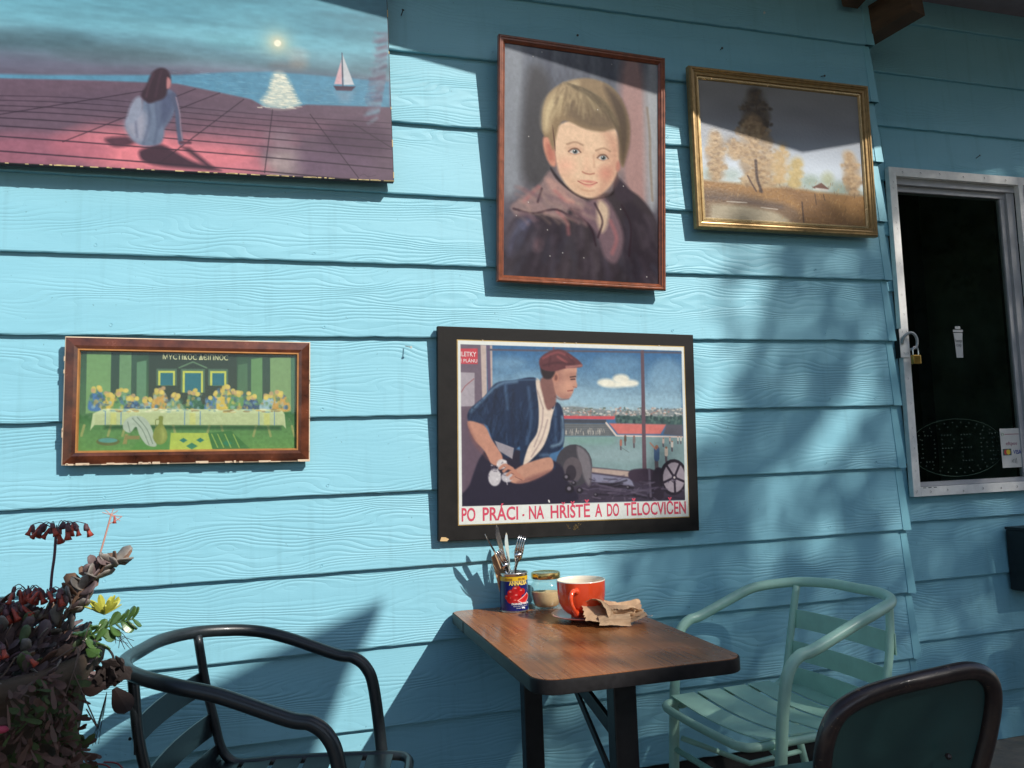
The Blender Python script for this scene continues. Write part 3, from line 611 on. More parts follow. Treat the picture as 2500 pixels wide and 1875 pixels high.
# hair
c.fill([(440, 640), (436, 520), (470, 420), (560, 350), (690, 318), (820, 350), (900, 430), (955, 560), (965, 690), (945, 800), (935, 850), (912, 800), (905, 700), (880, 620), (800, 640), (690, 628), (590, 590), (545, 610), (525, 700), (512, 770), (480, 700), (455, 690)], (146, 124, 96), 5)
c.fill([(800, 360), (900, 440), (950, 560), (960, 700), (935, 830), (910, 740), (890, 600), (850, 480)], (76, 62, 52), 14, True, .85)
c.fill([(450, 480), (540, 380), (640, 350), (560, 460), (500, 560), (470, 660), (440, 620)], (220, 200, 160), 16, True, .8)
c.fill([(560, 480), (700, 440), (840, 500), (880, 600), (780, 630), (690, 610), (600, 560)], (110, 94, 78), 16, True, .75)
for k in range(230):
    a = r_.random(); b0 = r_.random(); sx, sy = 540+b0*120, 350+b0*30          # strokes sweep from the parting across the brow
    ex = 455+a*490; ey = 610-120*abs(a-.05)*(a < .1)+(150*(a-.85)/.15 if a > .85 else 0)+r_.uniform(-34, 6); f0 = r_.uniform(.0, .6); f1 = f0+r_.uniform(.25, .4)
    P0, P1, P2 = A((sx, sy)), A((sx*.35+ex*.65+60*a, sy*.6+ey*.4-40)), A((ex, ey)); Bz = lambda t: tuple(P0*(1-t)**2+2*P1*t*(1-t)+P2*t*t)
    lum = 1-.55*max(0, a-.35); cc = A(((196, 176, 138), (150, 130, 102), (122, 104, 82), (172, 150, 116))[k % 4])*lum
    c.line([Bz(f0), Bz((f0+f1)/2), Bz(min(1, f1))], cc, 9, 5, True, .5)
for k in range(8): c.line([(500+k*3, 620+k*16), (512+k*2, 690+k*12)], (96, 70, 60), 5, 2, False, .5)
for k in range(14): x = r_.uniform(190, 1180); y = r_.uniform(150, 1530); c.ell((x, y), 3, 3, (230, 226, 220), 1, .9)
M_wood = mat('brown_picture_wood', (.20, .055, .022), .3, var=.35, scale=40, stretch=(1, 1, 1), coat=.4, bump=.0002)
rail_frame(bo_, W, H, [(0, 0), (0, .017), (.004, .021), (.008, .021), (.010, .018), (.015, .018), (.018, .014), (.023, .010), (.023, .004)], M_wood)
B().box((-W/2+.012, -.004, -H/2+.012), (W/2-.012, -.0005, H/2-.012)).obj('backing_board', M_dark, bo_)
c.mesh('printed_picture', W-.040, H-.040, M_pr3, bo_, (0, -.0065, 0))

# --- gold framed landscape
la = thing('landscape_painting', 'gold framed oil landscape with autumn trees and a pond', 'picture', (1.854, D-.016, 2.273), (rad(.6), rad(.0), 0))
W, H = .767, .587
c = Cv(300, 225, [(205, 228), (1568, 376), (1632, 1512), (245, 1425)])
c.vgrad([(0, (146, 142, 138)), (.25, (146, 146, 150)), (.45, (168, 176, 188)), (.6, (204, 214, 226)), (.72, (208, 218, 222)), (.8, (150, 130, 96)), (1, (120, 92, 64))])
c.mottle(.1, 20, 60, 41)
c.fill([(1000, 1100), (1200, 1060), (1600, 1180), (1600, 1260), (1100, 1200)], (176, 196, 192), 14, True, .6)
for (x, y, rx, ry, col) in ((1150, 1110, 60, 46, (150, 166, 148)), (1300, 1090, 50, 60, (176, 180, 140)), (1400, 1180, 70, 60, (160, 176, 158)), (300, 1040, 60, 50, (160, 180, 172)), (480, 1050, 70, 50, (166, 184, 178)), (760, 1130, 220, 50, (176, 182, 160))): c.ell((x, y), rx, ry, col, 12, .7)
land = [(230, 1090), (400, 1110), (700, 1140), (1000, 1170), (1200, 1200), (1500, 1230), (1640, 1240), (1640, 1530), (240, 1440)]
c.fill(land, (158, 118, 72), 6, False)
c.fill([(235, 1180), (500, 1200), (760, 1260), (1000, 1330), (1060, 1480), (240, 1440)], (118, 96, 78), 10, True, .8)
c.fill([(245, 1310), (500, 1310), (760, 1350), (900, 1400), (930, 1470), (245, 1440)], (174, 162, 138), 8)
c.fill([(250, 1300), (300, 1310), (290, 1420), (245, 1430)], (110, 84, 60), 10, True, .7)
c.fill([(900, 1150), (1150, 1210), (1350, 1330), (1500, 1500), (1100, 1490), (1050, 1300)], (134, 98, 62), 14, True, .8)
c.fill([(1380, 1270), (1600, 1260), (1640, 1420), (1560, 1420), (1400, 1330)], (178, 132, 78), 14, True, .8)
for k in range(420):
    x = r_.uniform(240, 1620); y = r_.uniform(1130, 1500)
    if 250 < x < 900 and y > 1310: continue
    c.line([(x, y), (x+r_.uniform(-6, 16), y-r_.uniform(6, 26))], [(206, 160, 100), (98, 70, 46), (166, 122, 74), (226, 190, 138)][k % 4], 4, 1.4, False, .5)
c.line([(260, 1240), (500, 1262), (720, 1300), (900, 1330)], (84, 70, 70), 26, 8, True, .6); c.line([(440, 1280), (610, 1290)], (226, 220, 210), 6, 1.5, True, .8); c.line([(730, 1332), (870, 1350)], (226, 220, 210), 6, 1.5, True, .8)
def tree(c, x0, y0, x1, y1, wid, n, cols, seed, trunk=(84, 60, 46)):
    q = random.Random(seed); c.line([(x0, y0), ((x0+x1)/2+6, (y0+y1)/2), (x1, y1)], trunk, 12 if wid > 80 else 6, 2, True, .9)
    for k in range(int(n*.35)):
        t = q.random()**.8; w = wid*(.35+.8*math.sin(min(1, t*1.2)*math.pi*.8)); c.ell((x1+(x0-x1)*t+q.uniform(-w, w)*.75, y1+(y0-y1)*t*.9), 26, 20, cols[k % len(cols)], 16, .35)
    for k in range(int(n*1.5)):
        t = q.random()**.8; w = wid*(.35+math.sin(min(1, t*1.2)*math.pi*.8))*(.6+.5*math.sin(t*17+seed)); cx = x1+(x0-x1)*t+q.uniform(-w, w); cy = y1+(y0-y1)*t*.94+q.uniform(-14, 14)
        c.ell((cx, cy), q.uniform(7, 17), q.uniform(5, 11), cols[(k*7+int(t*5)) % len(cols)], 4, .6)
gold = [(184, 154, 116), (154, 124, 90), (206, 178, 138), (128, 104, 80), (192, 160, 122)]
drk = [(84, 72, 60), (100, 82, 64), (66, 56, 50), (112, 92, 70)]
tree(c, 690, 760, 700, 330, 105, 300, drk, 2); tree(c, 720, 1195, 660, 560, 165, 560, gold, 5); tree(c, 540, 900, 500, 740, 70, 90, gold, 15)
tree(c, 360, 1110, 350, 690, 70, 230, gold, 8); tree(c, 1530, 1250, 1480, 870, 62, 200, gold, 9); tree(c, 890, 1140, 920, 800, 60, 120, [(206, 176, 130), (190, 160, 112)], 10); tree(c, 1010, 1160, 1050, 920, 48, 110, [(204, 180, 124), (186, 164, 110)], 11)
c.line([(735, 1195), (700, 1080), (690, 930)], (70, 50, 42), 22, 3); c.line([(690, 1190), (650, 1120), (620, 1060)], (84, 60, 50), 12, 2)
c.fill([(1170, 1160), (1245, 1122), (1310, 1175), (1300, 1182), (1180, 1170)], (110, 74, 62), 2, False); c.fill([(1195, 1165), (1300, 1178), (1300, 1196), (1195, 1182)], (204, 200, 192), 2, False)
for (x, y, h) in ((1085, 1465, 175), (1195, 1310, 90), (1268, 1275, 50)): c.line([(x+6, y), (x-6, y-h)], (76, 54, 40), 12 if h > 100 else 7, 1.5, False)
M_gold = mat('gilt_moulding', (.34, .22, .09), .36, .45, var=.25, scale=50, bump=.0002)
M_gold2 = mat('gilt_lip', (.62, .46, .24), .25, .6, var=.15, scale=50)
rail_frame(la, W, H, [(0, 0), (0, .020), (.005, .027), (.010, .027), (.012, .023), (.017, .024), (.019, .020), (.024, .019), (.026, .022), (.030, .022), (.0325, .014)], M_gold)
for o in rail_frame(la, W-.066, H-.066, [(0, .012), (0, .0165), (.006, .0165), (.009, .010), (.009, .006)], M_gold2, 'inner_slip'): pass
B().box((-W/2+.02, -.004, -H/2+.02), (W/2-.02, -.0005, H/2-.02)).obj('backing_board', M_dark, la)
c.mesh('canvas', W-.078, H-.078, M_pr2, la, (0, -.0085, 0), gain=.80)

# --- banquet print with glass (generic green room: long laid table with flower vases, jug and basin)
su = thing('banquet_print', 'wide brown framed green print of a long laid banquet table', 'picture', (-.1835, D-.012, 1.3985), (rad(.4), rad(1.1), 0))
W, H = .658, .354
c = Cv(400, 186, [(212, 185), (2040, 212), (2030, 1012), (205, 1040)])
c.vgrad([(0, (44, 74, 54)), (.3, (54, 92, 64)), (.6, (62, 104, 66)), (.8, (96, 136, 84)), (1, (104, 146, 84))]); c.mottle(.12, 4, 4, 61)
for (x0, x1, yt, col) in ((270, 475, 190, (112, 150, 96)), (475, 545, 190, (40, 66, 54)), (545, 645, 200, (104, 140, 98)), (645, 690, 200, (48, 78, 62)), (690, 770, 270, (90, 130, 98)), (1540, 1620, 290, (70, 106, 76)), (1620, 1650, 220, (48, 78, 62)), (1650, 1745, 240, (98, 138, 88)), (1745, 1810, 220, (40, 66, 54)), (1810, 1985, 230, (120, 150, 100)), (1985, 2030, 220, (66, 110, 84))):
    c.fill([(x0, yt+14), (x1, yt), (x1, 700), (x0, 720)], col, 1.5, False)
c.fill([(790, 190), (1530, 200), (1530, 640), (790, 640)], (38, 54, 44), 2, False)
for (a, b, t, e) in ((870, 1010, 365, 460), (1075, 1245, 365, 520), (1305, 1440, 365, 460)):
    c.fill([(a-16, t-26), (b+16, t-26), (b+16, e+20), (a-16, e+20)], (74, 104, 84), 2, False); c.fill([(a, t-8), (b, t-8), (b, e+20), (a, e+20)], (196, 196, 84), 1.5, False); c.fill([(a+18, t+10), (b-16, t+10), (b-16, e+20), (a+18, e+20)], (30, 104, 118), 1.5, False)
c.line([(1045, 330), (1160, 280), (1275, 330)], (96, 126, 96), 12, 1.5, False)
# flower vases and fruit along the table
pal = [(64, 110, 160), (206, 176, 80), (92, 140, 84), (44, 74, 110), (150, 178, 190), (196, 150, 76), (120, 150, 120), (40, 92, 72)]
for k, x in enumerate((360, 470, 570, 660, 790, 890, 1010, 1170, 1330, 1430, 1530, 1650, 1790, 1900)):
    top = (520, 560, 540, 590, 610, 520, 570, 540, 560, 500, 540, 560, 560, 540)[k]; q = random.Random(k)
    c.fill([(x-66, 690), (x-56, top+60), (x-20, top+16), (x+24, top+16), (x+62, top+70), (x+70, 690)], pal[k % 8], 3, True)
    for j in range(26): c.ell((x+q.uniform(-56, 56), top+q.uniform(10, 150)), q.uniform(8, 20), q.uniform(8, 22), pal[(k+j*3) % 8], 2, .55)
    for j in range(7): c.ell((x+q.uniform(-36, 36), top+q.uniform(-22, 26)), 19, 18, ((216, 190, 96), (186, 150, 110), (206, 176, 84))[j % 3], 2, .9)
c.fill([(330, 720), (420, 680), (1900, 680), (1930, 720), (1940, 840), (1915, 812), (345, 815), (310, 860)], (196, 204, 160), 2, False)
c.fill([(350, 715), (1920, 715), (1930, 815), (345, 815)], (180, 188, 140), 3, False, .6)
for x in (500, 1160, 1780):
    c.fill([(x-24, 712), (x+24, 712), (x+26, 812), (x-24, 812)], (206, 200, 110), 3, False, .6)
    for dx in (-66, 64): c.line([(x+dx, 700), (x+dx, 812)], (104, 140, 176), 9, 1.2, False, .8)
for k in range(60): c.ell((r_.uniform(420, 1900), r_.uniform(678, 704)), r_.uniform(9, 34), 7, ((226, 222, 186), (150, 130, 90), (200, 170, 100), (130, 160, 160))[k % 4], 1.5, .8)
for x in (480, 600, 1000, 1300, 1400, 1690, 1790, 1990, 260):
    s_ = -1 if x in (480, 600, 1300, 1690, 260) else 1; c.line([(x, 820), (x+22*s_, 905)], (150, 156, 100), 20, 1.5, False)
c.fill([(430, 820), (1900, 820), (1900, 850), (430, 850)], (40, 66, 50), 6, False, .6)
c.fill([(980, 880), (1290, 880), (1330, 1025), (970, 1025)], (176, 190, 90), 2, False)
c.fill([(1290, 880), (1480, 860), (1640, 1010), (1330, 1020)], (74, 120, 72), 2, False); c.fill([(700, 960), (960, 900), (960, 1022), (640, 1026)], (92, 140, 78), 2, False)
for (x, y, r0, col) in ((1085, 942, 34, (60, 122, 108)), (1225, 940, 34, (60, 122, 108)), (1155, 990, 48, (70, 130, 100)), (1450, 965, 42, (60, 128, 96))): c.fill([(x-r0, y), (x, y-r0*.6), (x+r0, y), (x, y+r0*.6)], col, 1.5, False)
for x in (1320, 1370, 1430, 1500): c.line([(x, 890), (x+50, 1000)], (176, 190, 100), 8, 1.5, False, .8)
c.fill([(590, 790), (650, 742), (740, 745), (800, 800), (840, 900), (860, 990), (780, 980), (720, 900), (690, 830), (640, 880), (585, 850)], (176, 186, 170), 2)
for q in ([(660, 760), (740, 850), (800, 980)], [(700, 750), (780, 850), (830, 970)], [(620, 790), (640, 870)]): c.line(q, (110, 124, 112), 7, 2, True, .8)
c.fill([(600, 890), (625, 890), (615, 975), (580, 975)], (150, 140, 90), 2, False); c.fill([(600, 905), (720, 905), (720, 935), (600, 935)], (140, 130, 86), 2, False)
c.fill([(878, 745), (915, 745), (912, 800), (945, 870), (950, 930), (915, 972), (865, 972), (832, 920), (845, 850), (880, 800)], (134, 142, 76), 2); c.fill([(900, 840), (935, 880), (930, 930), (900, 950)], (180, 184, 110), 8, True, .6); c.line([(882, 765), (852, 775), (856, 840)], (120, 128, 72), 7, 1.5)
c.ell((458, 955), 98, 34, (104, 110, 70), 2); c.ell((458, 944), 80, 20, (96, 150, 140), 2)
M_burl = mat('burl_veneer', (.16, .045, .02), .25, scale=16, var=.3, coat=.6, col2=(.035, .012, .008))
M_gilt = mat('copper_lip', (.50, .22, .07), .35, .3, var=.2)
rail_frame(su, W, H, [(0, 0), (0, .010), (.002, .012), (.010, .015), (.024, .019), (.034, .0165)], M_burl)
M_gesso = mat('chipped_gesso', (.62, .48, .34), .8)
rail_frame(su, W-.066, H-.066, [(0, .013), (0, .0172), (.004, .0172), (.006, .008), (.006, .005)], M_gilt, 'inner_slip')
for o_ in rail_frame(su, W+.0016, H+.0016, [(0, .0), (0, .0109), (.0026, .0125), (.0026, 0)], M_gesso, 'worn_edge'): pass
B().box((-W/2+.02, -.004, -H/2+.02), (W/2-.02, -.0005, H/2-.02)).obj('backing_board', M_dark, su)
c.mesh('printed_picture', W-.074, H-.074, M_pr, su, (0, -.0062, 0), gain=.95)
text_mesh('lettering', 'ΜΥCΤΙΚΟC ΔЄΙΠΝΟC', .021, .176, mat('title_ink', (.62, .6, .34), .6), su, (-.079, -.0066, .1195), .0001, .0001)
B().box((-W/2+.037, -.0105, -H/2+.037), (W/2-.037, -.0090, H/2-.037)).obj('glass_pane', M_pglass, su)
for k in range(26):
    x = random.uniform(-W/2, W/2-.03); w_ = random.choice((.006, .01, .02, .034)); B().box((x, -.0155, -H/2-.0012), (x+w_, -.0095, -H/2+random.uniform(.0015, .0055)), bev=.0006).obj('gesso_chip', M_gesso, su)
for k in range(9):
    z = random.uniform(-H/2, H/2-.03); s_ = random.choice((-1, 1)); B().box((s_*W/2-.002, -.0135, z), (s_*W/2+.001, -.009, z+random.uniform(.004, .03))).obj('gesso_chip', M_gesso, su)

# --- poster of a worker at a window, black surround
po = thing('worker_poster', 'black framed poster of a worker in a cap at a window with red lettering below', 'picture', (.9795, D-.007, 1.2785), (rad(.3), rad(1.35), 0))
W, H = .898, .668
PW, PH = .794, .575; px, pz = .0128, .0025
c = Cv(440, 318, [(220, 178), (1758, 222), (1797, 1380), (225, 1435)])
c.a[:] = (226, 230, 224)
pic = [(238, 206), (1740, 248), (1775, 1268), (248, 1308)]
c.fill(pic, (70, 110, 150), 1, False)
def clip_sky():
    for i in range(26):
        t = i/26; y = 215+t*420; col = A((52, 100, 146))*(1-t)+A((164, 190, 198))*t; c.fill([(440, y), (1740, y+30), (1745, y+52), (440, y+22)], col, 3, False, 1, .2)
clip_sky()
for (x, y, rx, ry, al) in ((560, 330, 120, 40, .35), (1300, 330, 160, 60, .25), (1640, 420, 110, 120, .4), (1100, 560, 260, 50, .5), (1600, 600, 160, 50, .7), (1250, 600, 200, 30, .6), (700, 420, 90, 30, .3)): c.ell((x, y), rx, ry, (150, 186, 206), 14, al)
for (x, y, rx, ry) in ((1230, 465, 60, 26), (1330, 440, 56, 32), (1390, 470, 60, 24), (1290, 480, 90, 20)): c.ell((x, y), rx, ry, (236, 232, 214), 6, .95)
# town, stands, field
c.fill([(900, 632), (1000, 625), (1300, 660), (1750, 640), (1755, 720), (920, 700)], (132, 140, 142), 3, False)
for k in range(240): x = r_.uniform(920, 1750); y = 636+r_.uniform(0, 60); c.ell((x, y), r_.uniform(4, 12), r_.uniform(3, 7), ((196, 190, 180), (110, 122, 130), (168, 130, 120), (96, 110, 100), (210, 206, 200))[k % 5], 1.4, .8)
c.fill([(1290, 690), (1750, 700), (1752, 760), (1300, 740)], (66, 92, 92), 3, False)
for k in range(90): c.ell((r_.uniform(1300, 1750), r_.uniform(690, 748)), 9, 11, ((60, 84, 84), (92, 118, 112), (48, 66, 70))[k % 3], 2, .8)
c.fill([(930, 690), (1290, 694), (1285, 716), (940, 712)], (196, 84, 92), 1.5, False); c.fill([(940, 716), (1230, 718), (1230, 742), (940, 740)], (70, 74, 84), 1.5, False)
c.fill([(940, 742), (1230, 745), (1300, 830), (940, 830)], (96, 100, 104), 2, False)
for y in range(752, 830, 12): c.line([(940, y), (1250, y+2)], (140, 144, 146), 3, 1.2, False, .6)
c.fill([(1250, 742), (1640, 750), (1600, 815), (1310, 815)], (206, 116, 110), 3, False); c.line([(1230, 740), (1300, 828), (1750, 835)], (216, 200, 190), 12, 2, False); c.fill([(1640, 750), (1752, 752), (1755, 830), (1620, 818)], (90, 90, 100), 3, False)
c.fill([(930, 832), (1310, 832), (1760, 842), (1765, 1100), (1120, 1060), (930, 900)], (128, 154, 156), 2, False)
c.fill([(940, 836), (1300, 836), (1280, 880), (1000, 890)], (120, 160, 148), 10, False, .6); c.ell((1350, 960), 240, 50, (146, 168, 172), 14, .6)
for k in range(34): x = r_.uniform(950, 1220); y = r_.uniform(796, 826); c.line([(x, y), (x+r_.uniform(-6, 6), y-22)], (196, 190, 180), 4, 1.2, False, .7)
for (x, y, h, col) in ((1330, 920, 70, (166, 110, 96)), (1360, 890, 70, (96, 80, 70)), (1420, 905, 80, (120, 110, 110)), (1575, 1055, 165, (70, 96, 130)), (1640, 1000, 100, (206, 190, 176)), (1680, 930, 70, (210, 200, 190)), (1620, 900, 60, (200, 180, 170)), (1720, 880, 50, (206, 200, 190)), (1740, 880, 50, (206, 200, 190)), (1665, 880, 44, (200, 170, 160))):
    c.line([(x, y), (x-2, y-h*.45)], (92, 84, 92), h*.16, 1.4, False); c.line([(x, y-h*.45), (x, y-h*.82)], col, h*.24, 1.4, False); c.ell((x, y-h*.92), h*.07, h*.08, (150, 104, 86), 1.2)
c.line([(1570, 920), (1530, 876)], (170, 120, 100), 9, 1.5, False); c.line([(1330, 905), (1385, 940)], (80, 90, 90), 4, 1.2, False, .6)
# window bars, wall
c.fill([(238, 206), (400, 212), (400, 1308), (248, 1308)], (110, 96, 110), 1, False); c.fill([(238, 640), (400, 640), (400, 1308), (248, 1308)], (92, 74, 88), 20, False, .7)
c.fill([(376, 210), (415, 212), (420, 640), (388, 640)], (190, 172, 166), 2, False); c.fill([(415, 212), (440, 212), (452, 560), (428, 620)], (98, 84, 110), 2, False); c.fill([(440, 212), (455, 214), (456, 520), (446, 540)], (186, 166, 160), 2, False)
c.line([(430, 243), (1740, 262)], (84, 84, 100), 12, 1.5, False); c.line([(872, 225), (872, 260)], (120, 70, 80), 8, 1.5, False); c.fill([(1464, 245), (1486, 246), (1506, 1070), (1478, 1068)], (98, 78, 88), 1.5, False)
c.fill([(238, 235), (356, 235), (356, 340), (240, 338)], (196, 70, 82), 1.5, False)
c.fill([(238, 395), (335, 400), (335, 625), (240, 628)], (166, 158, 166), 2, False); c.line([(245, 530), (270, 490), (330, 440)], (150, 90, 96), 5, 1.5, False)
# bench and machines
c.fill([(1130, 1040), (1480, 1075), (1760, 1090), (1775, 1268), (900, 1290), (860, 1100)], (62, 54, 70), 3, False)
c.fill([(1130, 1045), (1440, 1075), (1400, 1110), (1130, 1075)], (176, 156, 146), 3, False); c.fill([(1130, 1085), (1400, 1120), (1420, 1170), (1130, 1140)], (128, 128, 150), 3, False)
c.ell((1010, 1030), 125, 145, (64, 62, 70), 2); c.fill([(1030, 900), (1110, 960), (1130, 1090), (1110, 1170), (1060, 1060)], (128, 122, 128), 5, True, .8); c.ell((1000, 1060), 66, 88, (92, 84, 90), 2.5); c.ell((990, 1080), 36, 54, (52, 46, 56), 2.5)
c.fill([(1400, 1060), (1560, 1062), (1560, 1160), (1400, 1130)], (58, 46, 62), 3); c.fill([(1560, 1060), (1620, 1070), (1620, 1250), (1520, 1250)], (46, 38, 52), 3); c.line([(1524, 1060), (1534, 1240)], (96, 88, 104), 16, 2, False)
c.ell((1690, 1110), 96, 124, (36, 30, 42), 2); c.ell((1694, 1112), 76, 104, (150, 140, 150), 2)
for a in (0.3, 1.5, 2.8, 4.0, 5.2): c.line([(1696, 1112), (1696+80*math.cos(a), 1112+106*math.sin(a))], (40, 32, 46), 15, 1.6, False)
c.ell((1696, 1112), 18, 22, (44, 36, 50), 2); c.ell((1696, 1112), 7, 8, (190, 180, 180), 1.5)
for k in range(60): x = r_.uniform(880, 1760); y = r_.uniform(1130, 1270); c.line([(x, y), (x+r_.uniform(-60, 80), y+r_.uniform(-20, 14))], ((110, 100, 118), (40, 34, 48), (84, 78, 100))[k % 3], 7, 2.2, False, .7)
# man
c.fill([(248, 1308), (300, 1160), (380, 960), (500, 900), (880, 1000), (960, 1130), (1000, 1285)], (38, 34, 52), 4)
c.fill([(290, 720), (300, 650), (400, 560), (480, 470), (600, 450), (760, 440), (800, 620), (900, 600), (940, 700), (935, 900), (840, 960), (880, 1050), (660, 1040), (640, 900), (560, 980), (470, 900), (420, 760), (340, 740)], (30, 46, 74), 3)
c.mask([(290, 720), (300, 650), (400, 560), (480, 470), (600, 450), (760, 440), (800, 620), (900, 600), (940, 700), (935, 900), (840, 960), (880, 1050), (660, 1040), (640, 900), (560, 980), (470, 900), (420, 760), (340, 740)])
for q, col in (([(310, 660), (400, 570), (500, 480), (620, 458)], (104, 134, 162)), ([(480, 520), (460, 640), (440, 740)], (30, 40, 64)), ([(600, 520), (590, 700), (600, 880)], (28, 36, 58)), ([(700, 500), (720, 700), (690, 880)], (66, 92, 126)), ([(540, 470), (560, 640)], (76, 106, 140)), ([(930, 700), (930, 860), (860, 900)], (128, 156, 176)), ([(820, 700), (820, 860), (760, 960)], (34, 44, 68)), ([(880, 640), (890, 860)], (70, 96, 130)), ([(780, 960), (850, 960), (890, 1000)], (90, 116, 146))): c.line(q, col, 20, 5, True, .7)
for k in range(70): x = r_.uniform(330, 740); y = r_.uniform(500, 900); c.line([(x, y), (x+r_.uniform(-20, 20), y+r_.uniform(20, 70))], ((44, 66, 98), (22, 32, 54), (66, 90, 122))[k % 3], 6, 3, False, .45)
c.mask([(290, 720), (300, 650), (400, 560), (480, 470), (600, 450), (760, 440), (800, 620), (900, 600), (940, 700), (935, 900), (840, 960), (880, 1050), (660, 1040), (640, 900), (560, 980), (470, 900), (420, 760), (340, 740)])
for k in range(200):
    t = r_.random(); x = 300+t*620; y = r_.uniform(470, 960)
    if x < 420 and y > 730: continue
    c.line([(x, y), (x+r_.uniform(-26, 10), y+r_.uniform(10, 46)), (x+r_.uniform(-40, 20), y+r_.uniform(40, 100))], ((20, 30, 50), (52, 76, 108), (34, 50, 80), (16, 24, 42))[k % 4], 7, 4, True, .35)
c.mask()
c.fill([(750, 450), (790, 470), (860, 640), (880, 620), (855, 720), (840, 800), (800, 900), (730, 980), (665, 1030), (700, 900), (760, 800), (770, 640)], (218, 200, 184), 3)
for q in ([(800, 640), (790, 760), (740, 900)], [(830, 720), (790, 850), (720, 970)], [(760, 520), (800, 640)]): c.line(q, (150, 130, 130), 8, 3, True, .7)
c.fill([(785, 440), (900, 420), (890, 560), (880, 620), (830, 650), (800, 560)], (128, 90, 86), 4)
c.fill([(860, 380), (1010, 350), (1030, 380), (1022, 430), (1032, 490), (1012, 505), (1004, 530), (995, 545), (975, 572), (930, 572), (890, 545), (870, 470)], (196, 146, 126), 3)
c.fill([(870, 400), (930, 400), (940, 560), (890, 545)], (142, 98, 90), 14, True, .7); c.fill([(930, 540), (990, 545), (970, 575), (925, 570)], (150, 104, 96), 6, True, .7)
c.ell((888, 430), 22, 34, (176, 122, 104), 2.5); c.ell((888, 432), 10, 20, (122, 76, 70), 3)
c.fill([(960, 400), (1000, 395), (1026, 410), (1020, 440), (985, 450), (955, 430)], (160, 112, 98), 8, True, .6); c.fill([(900, 460), (960, 470), (985, 530), (940, 560), (895, 530)], (206, 156, 134), 12, True, .6); c.line([(880, 560), (920, 580), (975, 576)], (96, 62, 60), 6, 3, True, .6)
c.line([(985, 428), (1020, 424)], (70, 46, 46), 8, 2, False); c.line([(990, 444), (1015, 442)], (54, 36, 40), 7, 2, False); c.line([(968, 522), (1000, 518)], (132, 66, 66), 7, 2, False); c.line([(1004, 494), (1026, 498)], (140, 90, 80), 5, 2, False); c.ell((975, 490), 22, 22, (216, 160, 136), 10, .6)
c.fill([(785, 350), (870, 370), (880, 400), (850, 440), (800, 430)], (44, 32, 38), 4)
c.fill([(775, 310), (830, 260), (920, 240), (1010, 290), (1065, 340), (1050, 362), (960, 368), (870, 390), (790, 372)], (96, 52, 58), 3)
for q, col in (([(800, 300), (900, 260), (990, 300)], (150, 80, 84)), ([(900, 290), (960, 330)], (170, 92, 92)), ([(800, 350), (900, 330), (1040, 350)], (66, 34, 42)), ([(850, 290), (840, 350)], (74, 36, 46)), ([(960, 280), (1010, 330)], (74, 36, 46)), ([(960, 360), (1060, 350)], (196, 140, 130))): c.line(q, col, 13, 4, True, .7)
for k in range(26):
    x = r_.uniform(1150, 1500); y = r_.uniform(1120, 1240); c.line([(x, y), (x+r_.uniform(60, 180), y-r_.uniform(-40, 40))], ((24, 20, 30), (100, 92, 110), (70, 60, 80))[k % 3], r_.uniform(5, 14), 2.5, False, .6)
for (x, y, r0) in ((980, 1190, 30), (1050, 1200, 22), (960, 1110, 24), (1010, 1150, 16), (1380, 1180, 14), (1160, 1230, 14)): c.ell((x, y), r0, r0, (30, 26, 36), 2.5, .9); c.ell((x-3, y-3), r0*.45, r0*.45, (150, 144, 156), 2.5, .7)
c.line([(760, 445), (620, 452), (500, 480), (400, 570)], (88, 118, 148), 8, 3, True, .6)
# arms, hands, cloth
c.fill([(288, 730), (400, 760), (450, 850), (520, 960), (510, 1020), (450, 1020), (400, 930), (330, 850)], (190, 138, 118), 3); c.fill([(290, 740), (340, 860), (420, 980), (400, 960), (320, 860)], (128, 84, 80), 8, True, .7)
c.fill([(860, 985), (820, 975), (700, 1010), (620, 1050), (560, 1110), (600, 1150), (700, 1140), (830, 1080), (870, 1040)], (188, 140, 120), 3); c.fill([(860, 1060), (740, 1130), (620, 1150), (700, 1110)], (118, 78, 78), 7, True, .7)
c.fill([(470, 860), (602, 910), (590, 985), (500, 930)], (150, 144, 152), 2, False)
c.ell((470, 1110), 44, 60, (196, 192, 196), 3); c.ell((520, 1020), 36, 34, (206, 200, 200), 3); c.ell((555, 1110), 40, 34, (188, 184, 190), 3)
for k in range(22): x = r_.uniform(430, 590); y = r_.uniform(1000, 1150); c.line([(x, y), (x+r_.uniform(-20, 20), y+r_.uniform(-20, 20))], ((90, 84, 98), (230, 226, 226))[k % 2], 6, 2, False, .7)
for k, (x, y) in enumerate(((520, 1040), (545, 1060), (570, 1085), (595, 1110))): c.line([(x+70, y+10), (x+20, y-14), (x-14, y+8)], (186, 132, 112), 18, 2.5); c.line([(x+60, y+18), (x+14, y-4)], (110, 70, 68), 4, 1.5, False, .8)
c.line([(838, 1268), (842, 1278)], (240, 236, 230), 9, 1.5, False)
